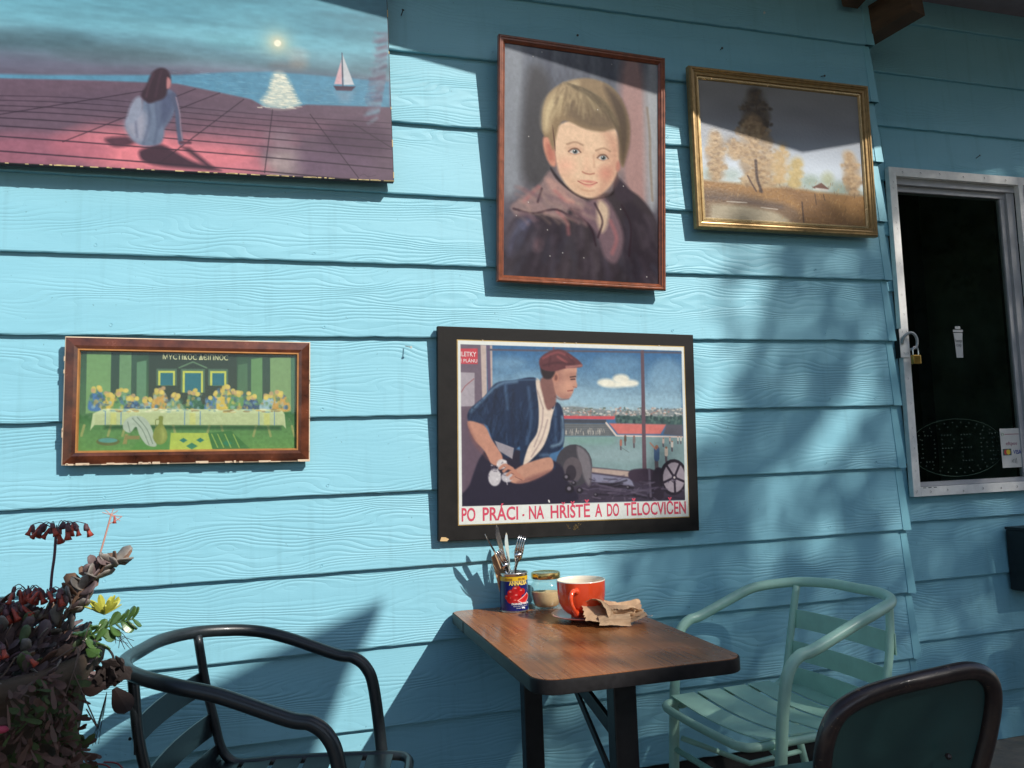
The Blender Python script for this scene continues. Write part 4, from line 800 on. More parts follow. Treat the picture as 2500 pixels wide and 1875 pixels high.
# keep the white margins clean
for q in ([(150, 100), (1800, 150), (1800, 247), (1741, 249), (237, 205), (150, 200)], [(150, 100), (239, 100), (249, 1500), (150, 1500)], [(1741, 100), (1900, 100), (1900, 1500), (1776, 1500)], [(150, 1309), (249, 1308), (1776, 1268), (1900, 1265), (1900, 1600), (150, 1600)]): c.fill(q, (226, 230, 224), 1, False, 1, .04)
M_surr = mat('black_board', (.009, .008, .0075), .6, var=.4, spec=.25, scale=25, bump=.0003)
B().box((-W/2, -.019, -H/2), (W/2, 0, H/2), bev=.0018).obj('surround_board', M_surr, po)
M_gline = mat('gilt_line', (.45, .30, .10), .4, .4)
B().box((px-PW/2-.003, -.0197, pz-PH/2-.003), (px+PW/2+.003, -.0189, pz+PH/2+.003)).obj('gilt_border', M_gline, po)
c.mesh('printed_poster', PW, PH, M_pr, po, (px, -.0204, pz))
M_red = mat('poster_red', (.52, .055, .10), .45, var=.06)
words = [('PO', .012, .068), ('PRÁCI', .102, .175), ('·', .205, .209), ('NA', .235, .288), ('HŘIŠTĚ', .312, .448), ('A', .472, .498), ('DO', .528, .578), ('TĚLOCVIČEN', .604, .785)]
# widths measured in the print: crop x 245..1775 over 1538
ws = [('PO', 245, 332), ('PRÁCI', 378, 607), ('NA', 678, 778), ('HRIŠTĚ', 822, 1090), ('A', 1124, 1174), ('DO', 1208, 1293), ('TĚLOCVIČEN', 1330, 1776)]
for (s_, a, b) in ws:
    x0 = px-PW/2+PW*(a-228)/(1796-228); wd = PW*(b-a)/(1796-228)
    text_mesh('lettering', s_, .0575, wd, M_red, po, (x0, -.0208, pz-PH/2+.0105), .0001, .0011)
B().prism([(.0035*math.cos(t*.35), .0035*math.sin(t*.35)) for t in range(18)], -.0003, 0, 'y').obj('lettering', M_red, po, loc=(px-PW/2+PW*(641-228)/1568, -.0208, pz-PH/2+.023))
xr = px-PW/2+PW*(822-228)/1568+.0435; B().prism([(-.0065, .0065), (-.0035, .0065), (0, .0025), (.0035, .0065), (.0065, .0065), (.0016, -.0012), (-.0016, -.0012)], -.0003, 0, 'y').obj('lettering', M_red, po, loc=(xr, -.0208, pz-PH/2+.0105+.0430))
M_wl = mat('poster_white_ink', (.62, .5, .5), .5)
text_mesh('lettering', 'ILETKY', .021, .052, M_wl, po, (px-PW/2+.0075, -.0208, pz+PH/2-.050), .0001, .0003)
text_mesh('lettering', 'E PLÁNU', .015, .056, M_wl, po, (px-PW/2+.0065, -.0208, pz+PH/2-.069), .0001, .0002)
B().prism([(0, 0), (.022, -.001), (.028, .005), (.018, .011), (.004, .012)], -.0005, .001, 'y').obj('chipped_corner', mat('chipped_wood', (.62, .42, .2), .7), po, loc=(-W/2+.005, -.0192, -H/2+.001))
for k in range(16): x = random.uniform(-.03, .02); B().tube([(x, -.0196, -H/2+.03+random.uniform(-.012, .012)), (x+random.uniform(-.008, .012), -.0196, -H/2+.03+random.uniform(-.012, .012))], .0003, 4).obj('scratch', M_gline, po)
for k in range(5): x = random.uniform(-.4, .4); B().box((x, -.0215, pz+PH/2+.001), (x+.004, -.0196, pz+PH/2+.004)).obj('edge_chip', M_gesso, po)

# ------------------------------------------------------------------ table
def wood_mat():
    m = bpy.data.materials.new('table_laminate'); m.use_nodes = True; N = m.node_tree.nodes; L = m.node_tree.links; b = N['Principled BSDF']
    tc = N.new('ShaderNodeTexCoord'); mp = N.new('ShaderNodeMapping'); mp.inputs['Scale'].default_value = (1, .018, 1); L.new(tc.outputs['Object'], mp.inputs[0])
    def nz(s, d, r=.6):
        n = N.new('ShaderNodeTexNoise'); n.inputs['Scale'].default_value = s; n.inputs['Detail'].default_value = d; n.inputs['Roughness'].default_value = r;  L.new(mp.outputs[0], n.inputs['Vector']); return n.outputs[0]
    r = N.new('ShaderNodeValToRGB'); r.color_ramp.elements[0].position = .33; r.color_ramp.elements[0].color = (.12, .036, .011, 1); r.color_ramp.elements[1].position = .66; r.color_ramp.elements[1].color = (.46, .185, .062, 1)
    e = r.color_ramp.elements.new(.5); e.color = (.29, .105, .034, 1)
    a = N.new('ShaderNodeMix'); a.inputs[0].default_value = .5; L.new(nz(60, 8, .75), a.inputs[2]); L.new(nz(260, 4), a.inputs[3]); L.new(a.outputs[0], r.inputs[0]); L.new(r.outputs[0], b.inputs['Base Color'])
    n2 = N.new('ShaderNodeTexNoise'); n2.inputs['Scale'].default_value = 7; n2.inputs['Detail'].default_value = 5; L.new(tc.outputs['Object'], n2.inputs['Vector'])
    mr = N.new('ShaderNodeMapRange'); mr.inputs[1].default_value = .35; mr.inputs[2].default_value = .65; mr.inputs[3].default_value = .20; mr.inputs[4].default_value = .34; L.new(n2.outputs[0], mr.inputs[0]); L.new(mr.outputs[0], b.inputs['Roughness'])
    b.inputs['Specular IOR Level'].default_value = .5
    return m
M_top = wood_mat()
def rrect(x0, x1, y0, y1, rads, k=8):
    out = []
    for (cx, cy, a0, r) in ((x1, y1, 0, rads[0]), (x0, y1, 90, rads[1]), (x0, y0, 180, rads[2]), (x1, y0, 270, rads[3])):
        sx = -1 if cx == x1 else 1; sy = -1 if cy == y1 else 1
        for i in range(k+1):
            a = rad(a0+90*i/k); out.append((cx+sx*r+r*math.cos(a), cy+sy*r+r*math.sin(a)))
    return out
tb = thing('cafe_table', 'small woodgrain laminate cafe table with black edging against the wall', 'table', (.805, 2.105, -.012), (0, 0, rad(-.8)))
op = rrect(-.250, .247, -.425, .440, (.02, .03, .055, .05))
ip = rrect(-.2485, .2455, -.4235, .4385, (.02, .03, .054, .049))
B().prism(ip, .7290, .7500).obj('tabletop', M_top, tb)
def band(name, pts, z0, z1, t, m, parent, i0=0, i1=None):
    b = B(); n = len(pts); i1 = i1 or n; prof = [(0, z0), (t*.8, z0+.001), (t, z0+.004), (t, z1-.004), (t*.8, z1-.001), (0, z1)]; v = []; f = []
    idx = list(range(i0, i1+1))
    for i in idx:
        p = Vector(pts[i % n]); q = Vector(pts[(i+1) % n]); o = Vector(pts[(i-1) % n]); tt = (q-o).normalized(); nn = Vector((tt.y, -tt.x))
        for (d, z) in prof: v.append((p.x+nn.x*d, p.y+nn.y*d, z))
    m_ = len(prof)
    for i in range(len(idx)-1):
        for k in range(m_): f.append((i*m_+k, (i+1)*m_+k, (i+1)*m_+(k+1) % m_, i*m_+(k+1) % m_))
    b.add(v, f); o = b.obj(name, m, parent); auto_smooth(o, 40); return o
band('edge_band', op, .7180, .7492, .0022, M_edge, tb)
B().box((-.2535, .265, .7182), (-.2523, .268, .7490)).obj('edge_joint', M_dark, tb)
B().prism(rrect(-.22, .222, -.425, .425, (.02, .02, .045, .04)), .7185, .7289).obj('underside', M_black, tb)
lr = Matrix.Rotation(rad(2.2), 4, 'Z')
def leg(name, x, y, w=.056, d=.045): return B().box((x-w/2, y-d/2, .012), (x+w/2, y+d/2, .718), bev=.003).obj(name, M_black, tb)
leg('leg', -.012, -.305); leg('leg', -.045, .30)
beam('brace', (-.045, .20, .70), (-.012, -.27, .55), .012, .035, M_black, tb)
beam('brace', (-.02, .02, .62), (-.012, -.27, .42), .008, .02, M_black, tb)
beam('foot', (-.22, -.305, .012), (.20, -.305, .012), .05, .035, M_black, tb); beam('foot', (-.22, .30, .012), (.18, .30, .012), .05, .035, M_black, tb)
beam('stretcher', (-.045, .28, .12), (-.012, -.28, .12), .03, .045, M_black, tb)

# ------------------------------------------------------------------ slatted tube chairs
def bistro_chair(name, label, cat, loc, th, M, zb, zf, W=.262, ub=.27, uf=.215, group=None, seat_slats=5, dz=0.):
    t = thing(name, label, cat, (loc[0], loc[1], 0), (0, 0, th), group)
    half = [(-ub, .0, zb), (-ub+.01, .11, zb+.001), (-ub+.065, .205, zb-.003), (-ub+.17, W-.006, zb-.016), (0, W, (zb+zf)/2+.012), (uf-.075, W, zf+.013), (uf-.03, W, zf+.003), (uf+.003, W, zf-.025), (uf+.022, W-.001, zf-.08), (uf+.040, W-.006, .45), (uf+.058, W-.010, .22), (uf+.07, W-.012, .012)]
    pts = [(u, -v, z) for (u, v, z) in half[::-1][:-1]]+half
    B().tube(catmull(pts, 6), .0155, 14).obj('arm_loop', M, t, smooth=True)
    # uprights sweeping into the seat rail
    s = .205
    sp = [(-ub+.062, .195, zb-.012), (-ub+.078, s, .66), (-ub+.10, s, .56), (-ub+.118, s, .49), (-ub+.150, s+.002, .455), (-ub+.21, s+.004, .452), (0, s+.012, .452), (.18, s+.012, .452), (.292, s+.006, .450), (.322, s-.022, .448), (.328, s-.07, .447), (.330, 0, .446)]
    sp = [(u, v, z+(dz if z < .6 else dz*.4)) for (u, v, z) in sp]
    pts2 = sp[:]+[(u, -v, z) for (u, v, z) in sp[::-1][1:]]
    B().tube(catmull(pts2, 5), .0115, 12).obj('seat_rail', M, t, smooth=True)
    for k, z in enumerate((.655, .580, .505)):
        z += dz*.7
        b = B(); n = 9; v = []; f = []
        for i in range(n):
            q = -1+2*i/(n-1); y = q*(s+.012); u = -ub+.078+(.66+dz*.7-z)*.24-.018*(1-q*q)-.006
            for (du, dz) in ((0, -.029), (0, .029), (.004, .029), (.004, -.029)): v.append((u+du, y, z+dz-.0*q))
        for i in range(n-1):
            for j in range(4): f.append((i*4+j, i*4+(j+1) % 4, (i+1)*4+(j+1) % 4, (i+1)*4+j))
        f += [(0, 3, 2, 1), tuple((n-1)*4+j for j in range(4))]
        o = b.add(v, f).obj('back_slat', M, t); auto_smooth(o, 40)
        for sy in (-1, 1): B().blob((-ub+.078+(.66+dz*.7-z)*.24-.012, sy*s, z), .004, 6, 4).obj('rivet', M, o)
    for k in range(seat_slats):
        u0 = -.165+k*(.46/seat_slats); b = B(); n = 9; v = []; f = []
        for i in range(n):
            q = -1+2*i/(n-1); y = q*(s+.014); z = .4655+dz-.016*(1-q*q)-(.003 if abs(q) > .9 else 0)
            for (du, dz) in ((0, 0), (.46/seat_slats-.012, 0), (.46/seat_slats-.012, .003), (0, .003)): v.append((u0+du, y, z+dz))
        for i in range(n-1):
            for j in range(4): f.append((i*4+j, i*4+(j+1) % 4, (i+1)*4+(j+1) % 4, (i+1)*4+j))
        f += [(0, 3, 2, 1), tuple((n-1)*4+j for j in range(4))]
        o = b.add(v, f).obj('seat_slat', M, t); auto_smooth(o, 40)
    for sy in (-1, 1):
        B().tube([(-.12, sy*(s-.002), .447+dz), (-.19, sy*(s+.02), .22), (-.245, sy*(s+.035), .012)], .0115, 10).obj('rear_leg', M, t, smooth=True)
        B().tube([(.245, sy*(s+.0), .44), (.245, sy*(W-.028), .43)], .009, 8).obj('bracket', M, t, smooth=True)
        B().tube([(.24, sy*(W-.02), .33), (.02, sy*(s+.01), .23), (-.18, sy*(s+.018), .235)], .008, 8).obj('side_brace', M, t, smooth=True)
    B().tube([(.262, -W+.012, .30), (.262, W-.012, .30)], .009, 8).obj('front_brace', M, t, smooth=True)
    for (u, v) in ((uf+.07, W-.012), (-.245, s+.035)):
        for sy in (-1, 1): B().lathe([(.0, 0), (.017, 0), (.016, .025), (.0145, .03)], 12, (u, sy*v, 0)).obj('foot_cap', M_black, t)
    return t
bistro_chair('slatted_chair', 'black metal slatted armchair at the table end nearest the potted succulents', 'chair', (-.008, 2.05), -.26, M_bchair, .794, .692, W=.270, ub=.265, uf=.207, seat_slats=6, dz=.010)
bistro_chair('slatted_chair', 'mint green metal slatted armchair against the siding behind the table', 'chair', (1.480, 2.130), math.pi+.05, M_mint, .772, .672, ub=.245, uf=.21)

# vintage chair, back towards us, lower edge out of the picture
vc = thing('vintage_chair', 'dark chair back with worn brown rim and green metal panel closest to the viewer', 'chair', (1.118, 1.425, 0), (0, 0, rad(-3)))
def chair_pt(a, b): # a across, b up the back; back leans to the viewer
    return Vector((a, -.10-.20*(b-.45), b))
out = [(-.15, .44), (-.158, .56), (-.165, .66), (-.150, .722), (-.115, .752), (-.05, .770), (.06, .782), (.135, .786), (.175, .768), (.19, .73), (.185, .66), (.165, .56), (.155, .44)]
B().tube([chair_pt(p.x, p.y) for p in catmull([(a, b, 0) for a, b in out], 6)], .0165, 14).obj('rim', M_rim, vc, smooth=True)
inner = [(a*.955, .44+(b-.44)*.975) for a, b in out]
ci = [(p.x, p.y) for p in catmull([(a, b, 0) for a, b in inner], 5)]
v = []; f = []; n = len(ci); cen = (sum(p[0] for p in ci)/n, .60)
ringN = 6
for k in range(ringN):
    s_ = 1-k/ringN
    for p in ci:
        q = chair_pt(cen[0]+(p[0]-cen[0])*s_, cen[1]+(p[1]-cen[1])*s_); bulge = .018*(1-s_**2); v.append(q+Vector((0, bulge, .003)))
v.append(chair_pt(*cen)+Vector((0, .018, .003)))
for k in range(ringN-1):
    for i in range(n): f.append((k*n+i, k*n+(i+1) % n, (k+1)*n+(i+1) % n, (k+1)*n+i))
for i in range(n): f.append(((ringN-1)*n+i, (ringN-1)*n+(i+1) % n, len(v)-1))
link('back_panel', pydata('back_panel', v, f), M_teal, vc, True)
B().prism(rrect(-.19, .19, -.06, .32, (.06, .06, .04, .04)), .445, .465).obj('seat', M_teal, vc)
for sx in (-1, 1):
    B().tube([chair_pt(sx*.152, .45), (sx*.165, -.13, .25), (sx*.18, -.16, .01)], .012, 10).obj('leg', M_rim, vc, smooth=True)
    B().tube([(sx*.17, .29, .45), (sx*.185, .33, .01)], .012, 10).obj('leg', M_rim, vc, smooth=True)
B().blob(tuple(chair_pt(.095, .63)+Vector((0, -.006, 0))), .006, 8, 6).obj('rivet', M_rim, vc)

# green stool and black box by the recessed wall
st = thing('metal_stool', 'bright green metal tube stool below the black box on the recessed wall', 'stool', (3.06, 2.50, 0))
for (x, y) in ((-.15, -.12), (.15, -.12), (-.15, .12), (.15, .12)): B().tube(catmull([(x*.62, y*.8, .44), (x*.9, y*.9, .435), (x, y, .40), (x*1.02, y*1.02, .2), (x*1.04, y*1.05, 0)], 5), .013, 10).obj('leg', M_teal2, st, smooth=True)
B().prism(rrect(-.14, .14, -.12, .12, (.03,)*4), .435, .45).obj('seat', M_teal2, st)
B().tube([(-.15, -.12, .18), (.15, -.12, .18)], .009, 8).obj('rung', M_teal2, st, smooth=True)
hb = thing('black_wall_box', 'black box fixed low on the recessed wall above the green stool', 'box', (3.12, Y2-.002, .585))
B().box((-.165, -.10, 0), (.20, 0, .245), bev=.004).obj('case', M_black, hb); B().box((-.17, -.106, .2455), (.205, 0, .257), bev=.003).obj('lid', M_black, hb)

# ------------------------------------------------------------------ things on the table
ZT = .7383
# tomato tin
cx, cy = .741, 2.468; R = .0436; Hc = .117
tin = thing('tomato_tin', 'blue and yellow tomato tin holding cutlery on the table', 'tin', (cx, cy, ZT))
M_tin = mat('tin_metal', (.6, .58, .54), .25, .95, var=.1)
prof = [(0, .004), (.030, .0035), (R-.004, .0015), (R-.001, 0), (R+.0006, .0012), (R+.0006, .003), (R-.0012, .0045), (R-.0012, Hc-.006), (R+.0008, Hc-.0035), (R+.0012, Hc-.0015), (R, Hc), (R-.0018, Hc-.0005), (R-.0026, Hc-.004), (R-.0030, .006), (0, .0055)]
auto_smooth(B().lathe(prof, 56).obj('can_body', M_tin, tin), 50)
c = Cv(400, 156, [(0, 0), (1200, 0), (1200, 500), (0, 500)])
c.a[:] = (22, 32, 104); c.fill([(-10, -10), (1210, -10), (1210, 62), (-10, 62)], (226, 182, 40), 1, False)
c.line([(0, 66), (1200, 66)], (240, 220, 120), 4, 1, False)
C0 = 600   # centre of the front picture
for (x, y, r) in ((C0+0, 190, 62), (C0-70, 240, 58), (C0+78, 222, 52), (C0-80, 330, 62), (C0+10, 290, 60), (C0-10, 360, 50), (C0-130, 300, 40)):
    c.ell((x, y), r, r*.95, (196, 28, 30), 2); c.ell((x+8, y+10), r*.6, r*.55, (160, 16, 20), 12, .7); c.ell((x-r*.3, y-r*.4), r*.28, r*.16, (248, 180, 170), 5, .8)
for (x, y) in ((C0, 150), (C0+70, 190)): c.line([(x-30, y-8), (x, y), (x+26, y-16)], (60, 90, 40), 7, 2)
c.fill([(C0+10, 350), (C0+170, 250), (C0+240, 300), (C0+110, 410)], (226, 60, 56), 2, False); c.line([(C0+10, 350), (C0+170, 250), (C0+240, 300), (C0+110, 410), (C0+10, 350)], (250, 200, 190), 10, 2, False); c.fill([(C0+60, 350), (C0+165, 285), (C0+190, 305), (C0+110, 370)], (196, 36, 40), 4, False)
c.ell((170, 330), 34, 60, (210, 170, 60), 2, .8); c.ell((1010, 320), 60, 90, (210, 170, 60), 2, .7)
lab = c.mesh('can_label', 2*math.pi*R, .101, M_pr3, tin, (0, 0, .0057+.101/2), wrap=(R-.0004, 0)); lab.name = 'can_label'
AV = math.atan2(-cy, -cx)             # facing azimuth towards the viewer
lab.rotation_euler = (0, 0, AV+.20)
M_gt = mat('label_yellow', (.75, .55, .12), .5); M_wt = mat('label_white', (.72, .72, .72), .5); M_br = mat('label_brown', (.25, .12, .02), .5)
def on_can(s, size, w, z, off, m, bold=.0, sp=1.): return text_mesh('lettering', s, size, w, m, tin, (0, 0, z), .00008, bold, 'CENTER', (R+.0004, AV+off), sp)
on_can('ANNALISA', .0165, .062, .082, .38, M_gt, .0006); on_can('BPA FREE', .008, .024, .0965, -.35, M_br, .0002); on_can('BPA FREE', .008, .024, .0965, .62, M_br, .0002)
on_can('ITALIAN DICED TOMATOES', .0075, .062, .024, .52, M_wt, .0003); on_can('Ingredients: Diced Tomatoes, Tomato Juice', .0036, .05, .0185, .5, M_wt); on_can('Net weight', .004, .014, .0125, .30, M_wt); on_can('400g', .0065, .013, .0120, .66, M_wt, .0004)

# cutlery standing in the tin
def place(o, base, tip, roll):
    from mathutils import Quaternion
    b = Vector(base); d = (Vector(tip)-b); L = d.length; z = d.normalized(); o.location = b; o.rotation_mode = 'QUATERNION'
    y = Vector((-.3, -.95, 0)); y = (y-z*y.dot(z)).normalized(); x = y.cross(z); q = Matrix(((x.x, y.x, z.x), (x.y, y.y, z.y), (x.z, y.z, z.z))).to_quaternion()   # flat side to the room
    o.rotation_quaternion = q @ Quaternion((0, 0, 1), roll); return L
def cut_strip(stations, thick):
    """flat shape along z: stations (z, half width, y offset)"""
    v = []; f = []
    for (z, w, y) in stations: t = thick/2; v += [(-w, y-t*.4, z), (0, y-t, z), (w, y-t*.4, z), (w, y+t*.4, z), (0, y+t, z), (-w, y+t*.4, z)]
    for i in range(len(stations)-1):
        for k in range(6): f.append((i*6+k, i*6+(k+1) % 6, (i+1)*6+(k+1) % 6, (i+1)*6+k))
    f += [(5, 4, 3, 2, 1, 0), tuple((len(stations)-1)*6+k for k in range(6))]
    return v, f
def knife(label, base, tip, roll):
    t = thing('table_knife', label, 'knife', group='cutlery standing in the tomato tin'); L = place(t, base, tip, roll)
    o = B().add(*cut_strip([(0, .007, 0), (.01, .009, 0), (.05, .008, 0), (L*.5, .006, 0)], .006)).obj('handle', M_steel, t, True)
    v = []; n = 14; f = []
    for i in range(n+1):
        q = i/n; z = L*.5+(L*.5)*q; w0 = -.0035-.0015*math.sin(q*3.1); w1 = .004+.007*math.sin(min(1, q*1.25)*math.pi*.55); 
        if q > .72: w1 *= max(0, 1-((q-.72)/.28)**1.8)
        if q > .95: w0 *= (1-q)/.05
        v += [(w0, -.0009, z), (w1, -.0001, z), (w1, .0001, z), (w0, .0009, z)]
    for i in range(n):
        for k in range(4): f.append((i*4+k, i*4+(k+1) % 4, (i+1)*4+(k+1) % 4, (i+1)*4+k))
    B().add(v, f).obj('blade', M_steel, t); return t
def fork(label, base, tip, roll, sc=1.):
    t = thing('dinner_fork', label, 'fork', group='cutlery standing in the tomato tin'); L = place(t, base, tip, roll); w = .0125*sc
    st = [(0, .008, 0), (.012, .0095, 0), (.07, .005, 0), (L-.095, .0035, .002), (L-.080, .0045, .004), (L-.070, .009, .005), (L-.060, w, .007), (L-.050, w, .008)]
    B().add(*cut_strip(st, .0028)).obj('handle', M_steel, t, True)
    for k in range(4):
        x = (-1.5+k)*w*.56; b = B(); b.add(*[( [(p[0]+x, p[1], p[2]) for p in cut_strip([(L-.051, .0026, .008), (L-.030, .0021, .0085), (L-.012, .0017, .006), (L, .0008, .002)], .002)[0]]), cut_strip([(0, 1, 0)]*4, 1)[1]]); b.obj('tine', M_steel, t, True)
    return t
knife('tallest table knife rising from the tin in front of the folded napkin', (0.7469, 2.4778, 0.7534), (0.6854, 2.4419, 1.0027), 0.5)
knife('rounded table knife leaning just behind the tallest one', (0.7336, 2.4624, 0.7534), (0.7305, 2.4932, 0.9720), 0.9)
knife('table knife seen edge on beyond the napkin at the far side of the tin', (0.7746, 2.4675, 0.7534), (0.6495, 2.4470, 0.9761), 1.35)
fork('fork standing upright on the jar side of the tin with its bright tines up', (0.7336, 2.5034, 0.7534), (0.7654, 2.4470, 0.9597), 0.15)
fork('second upright fork close behind the brightest fork', (0.7233, 2.4932, 0.7534), (0.7767, 2.4675, 0.9617), -0.35)
fork('short fork leaning out low in front of the folded napkin', (0.7716, 2.4932, 0.7534), (0.6854, 2.4367, 0.9279), 0.3, .9)
M_nap = mat('kraft_paper', (.50, .33, .19), .8, var=.1, scale=30)
npk = thing('folded_napkin', 'folded brown paper napkin tucked upright between the cutlery', 'napkin', (.7336, 2.483, .764), (rad(4), rad(-17), rad(8)))
B().add([(-.026, 0, 0), (.024, .002, 0), (.026, .0, .17), (-.020, -.003, .155), (-.026, .004, 0), (.024, .005, 0), (.026, .0035, .166), (-.020, .001, .152)], [(0, 1, 2, 3), (5, 4, 7, 6), (0, 4, 5, 1), (1, 5, 6, 2), (2, 6, 7, 3), (3, 7, 4, 0)]).obj('paper', M_nap, npk)

# sugar jar
jx, jy = .8434, 2.462
jar = thing('sugar_jar', 'small glass jar of raw sugar with a gold screw lid', 'jar', (jx, jy, ZT)); jar.scale = (1, 1, 1.09)
op_ = [(0, .002), (.030, .001), (.036, .0015), (.040, .006), (.0455, .025), (.049, .045), (.0495, .056), (.047, .067), (.041, .074), (.0400, .077), (.0435, .0785), (.0435, .081), (.040, .083), (.0395, .088)]
ipf = [(r-.0028 if r > .003 else 0, z if z > .004 else .0052) for r, z in op_]
auto_smooth(B().lathe(op_+ipf[::-1], 48).obj('glass_body', M_jar, jar), 60)
sug = [(0, .0058), (.030, .0058), (.0365, .0095), (.0418, .0255), (.0452, .043), (.0455, .046)]
b = B().lathe(sug, 40); ns = len(b.v)
top = B(); rr_ = [.0455, .035, .022, .010, 0]
for k, r0 in enumerate(rr_):
    for i in range(40):
        a = 2*math.pi*i/40; top.v.append((r0*math.cos(a), r0*math.sin(a), .046-.003*math.cos(a-1)*r0/.045+random.uniform(-.0008, .0008)*(k > 0)-.004*(1-r0/.0455)))
for k in range(4):
    for i in range(40): top.f.append((k*40+i, k*40+(i+1) % 40, (k+1)*40+(i+1) % 40, (k+1)*40+i))
b.v[200:240] = [top.v[i] for i in range(40)]
b.add(top.v, top.f); M_sug = mat('raw_sugar', (.82, .56, .30), .8, var=.25, scale=600, bump=.0006, bscale=900); b.obj('sugar', M_sug, jar, True)
M_lid = mat('gold_lid', (.62, .44, .16), .22, .95, var=.12, scale=40)
auto_smooth(B().lathe([(.0395, .0835), (.0442, .0835), (.0452, .086), (.0452, .096), (.0440, .0995), (.0415, .1005), (.0400, .1000), (.036, .0990), (0, .0990)], 48).obj('lid', M_lid, jar), 40)

# red cup, saucer
mx_, my_ = .8752, 2.247
cup_ = thing('coffee_cup', 'large orange red coffee cup with cream inside standing on its saucer', 'cup', (mx_, my_, ZT+.0075)); cup_.scale = (1.02, 1.02, 1.06)
M_red_g = mat('red_glaze', (.72, .075, .022), .13, var=.03, coat=.6); M_cream = mat('cream_glaze', (.80, .72, .58), .15, var=.03, coat=.5)
oc = [(0, .001), (.026, .001), (.028, .0), (.031, .001), (.031, .006), (.040, .010), (.054, .022), (.0635, .040), (.0665, .060), (.0675, .080), (.0680, .0965)]
auto_smooth(B().lathe(oc, 64).obj('cup_body', M_red_g, cup_), 60)
auto_smooth(B().lathe([(.0680, .0966), (.0676, .0985), (.0665, .0992), (.0650, .0985), (.0642, .090), (.0630, .060), (.058, .038), (.045, .018), (0, .012)], 64).obj('cup_lining', M_cream, cup_), 60)
B().lathe([(.0600, .048), (0, .048)], 40).obj('coffee', mat('milky_coffee', (.35, .2, .1), .2), cup_)
ha = math.atan2(-.80, -.60); hd = Vector((math.cos(ha), math.sin(ha), 0)); hs = Vector((-hd.y, hd.x, 0))
hp_ = [(.060, .074, .006), (.075, .080, .004), (.090, .078, .0), (.099, .066, -.002), (.096, .050, -.002), (.084, .034, 0), (.068, .022, .002), (.050, .014, .003)]
hpts = [hd*u+Vector((0, 0, z))+hs*s_ for (u, z, s_) in hp_]; hc = catmull(hpts, 6)
rrd = [(.0085 if i < 6 or i > len(hc)-8 else .0062) for i in range(len(hc))]
B().tube(hc, rrd, 12).obj('handle', M_red_g, cup_, smooth=True)
sau = thing('saucer', 'dusky pink glazed saucer under the red cup', 'saucer', (mx_+.012, my_, ZT))
M_sau = mat('dusky_glaze', (.50, .20, .19), .3, var=.05, coat=.15)
auto_smooth(B().lathe([(0, .003), (.036, .003), (.038, .0), (.043, .0), (.045, .003), (.078, .0095), (.098, .0155), (.0995, .0175), (.0975, .0178), (.076, .0125), (.046, .0068), (0, .0062)], 64).obj('dish', M_sau, sau), 60)
# crumpled paper bag
def crumple(nm, n, w, h, seed, amp, fold):
    """a sheet creased along many crossing folds, edges torn a little"""
    q = random.Random(seed); n = int(n*1.9); v = []; f = []
    cent = [(q.uniform(0, 1), q.uniform(0, 1), q.choice((-1, 1))*q.uniform(.5, 1)/(1+k*.12), q.uniform(0, 6.28)) for k in range(26)]
    for j in range(n+1):
        for i in range(n+1):
            u, t = i/n, j/n; z = 0; dx = dy = 0
            for k, (a, b_, s_, an) in enumerate(cent):
                d = (u-a)*math.cos(an)+(t-b_)*math.sin(an); z += s_*abs(d)*.55; fr = abs(((d*(3+k % 4)) % 1)-.5); z += s_*fr*.10
                dx += s_*fr*.02
            e = q.uniform(-.02, .02) if (i in (0, n) or j in (0, n)) else 0
            x, y, zz = fold(u+e, t+e); v.append(((x+dx)*w, (y+dx*.7)*h, zz+amp*z*.55))
    for j in range(n):
        for i in range(n):
            a = j*(n+1)+i; f += [(a, a+1, a+n+2), (a, a+n+2, a+n+1)] if (i+j) % 2 else [(a, a+1, a+n+1), (a+1, a+n+2, a+n+1)]
    m0 = sum(p[2] for p in v)/len(v); v = [(p[0], p[1], p[2]-m0+.010) for p in v]
    return pydata(nm, v, f)
bag = thing('crumpled_bag', 'torn crumpled brown paper bag lying over the saucer beside the cup', 'paper bag', (.930, 2.165, ZT+.020))
M_bag = mat('brown_paper', (.58, .38, .22), .75, var=.15, scale=40, bump=.0004, bscale=120)
def solid(o, t=.0006):
    m = o.modifiers.new('thick', 'SOLIDIFY'); m.thickness = t; return o
solid(link('paper_flap', crumple('paper_flap', 11, .17, .11, 3, .060, lambda u, t: (u-.5, t-.5, .006*math.sin(u*7)+.016*t-.006)), M_bag, bag, rot=(rad(14), rad(2), rad(-12))))
solid(link('paper_flap', crumple('paper_flap', 10, .09, .10, 8, .055, lambda u, t: (u-.5, (t-.5)*(1-.5*u), .030*math.sin(t*3.14)*(1-.4*u)+.012)), M_bag, bag, loc=(-.018, .015, .014), rot=(rad(20), rad(16), rad(35))))
solid(link('paper_twist', crumple('paper_twist', 10, .1, .1, 12, .012, lambda u, t: ((u-.5)*.75, .15*math.cos(t*9)*(.5+t*.5), .016*math.sin(t*9)*(.5+t*.5)+.020)), M_bag, bag, loc=(.030, .000, .002), rot=(0, rad(8), rad(-14))))
solid(link('paper_flap', crumple('paper_flap', 7, .08, .05, 21, .05, lambda u, t: (u-.5, t-.5, -.012*u)), M_bag, bag, loc=(.058, -.004, .0), rot=(rad(-8), rad(6), rad(20))))
solid(link('paper_flap', crumple('paper_flap', 7, .085, .04, 31, .05, lambda u, t: (u-.5, t-.5, -.020*t)), M_bag, bag, loc=(-.012, -.048, -.006), rot=(rad(38), rad(0), rad(-18))))
sp = thing('teaspoon', 'small teaspoon poking out from the crumpled paper bag', 'spoon', (.990, 2.124, ZT+.018), (rad(90), rad(0), rad(0)))
sp.rotation_euler = (rad(84), rad(0), rad(38))
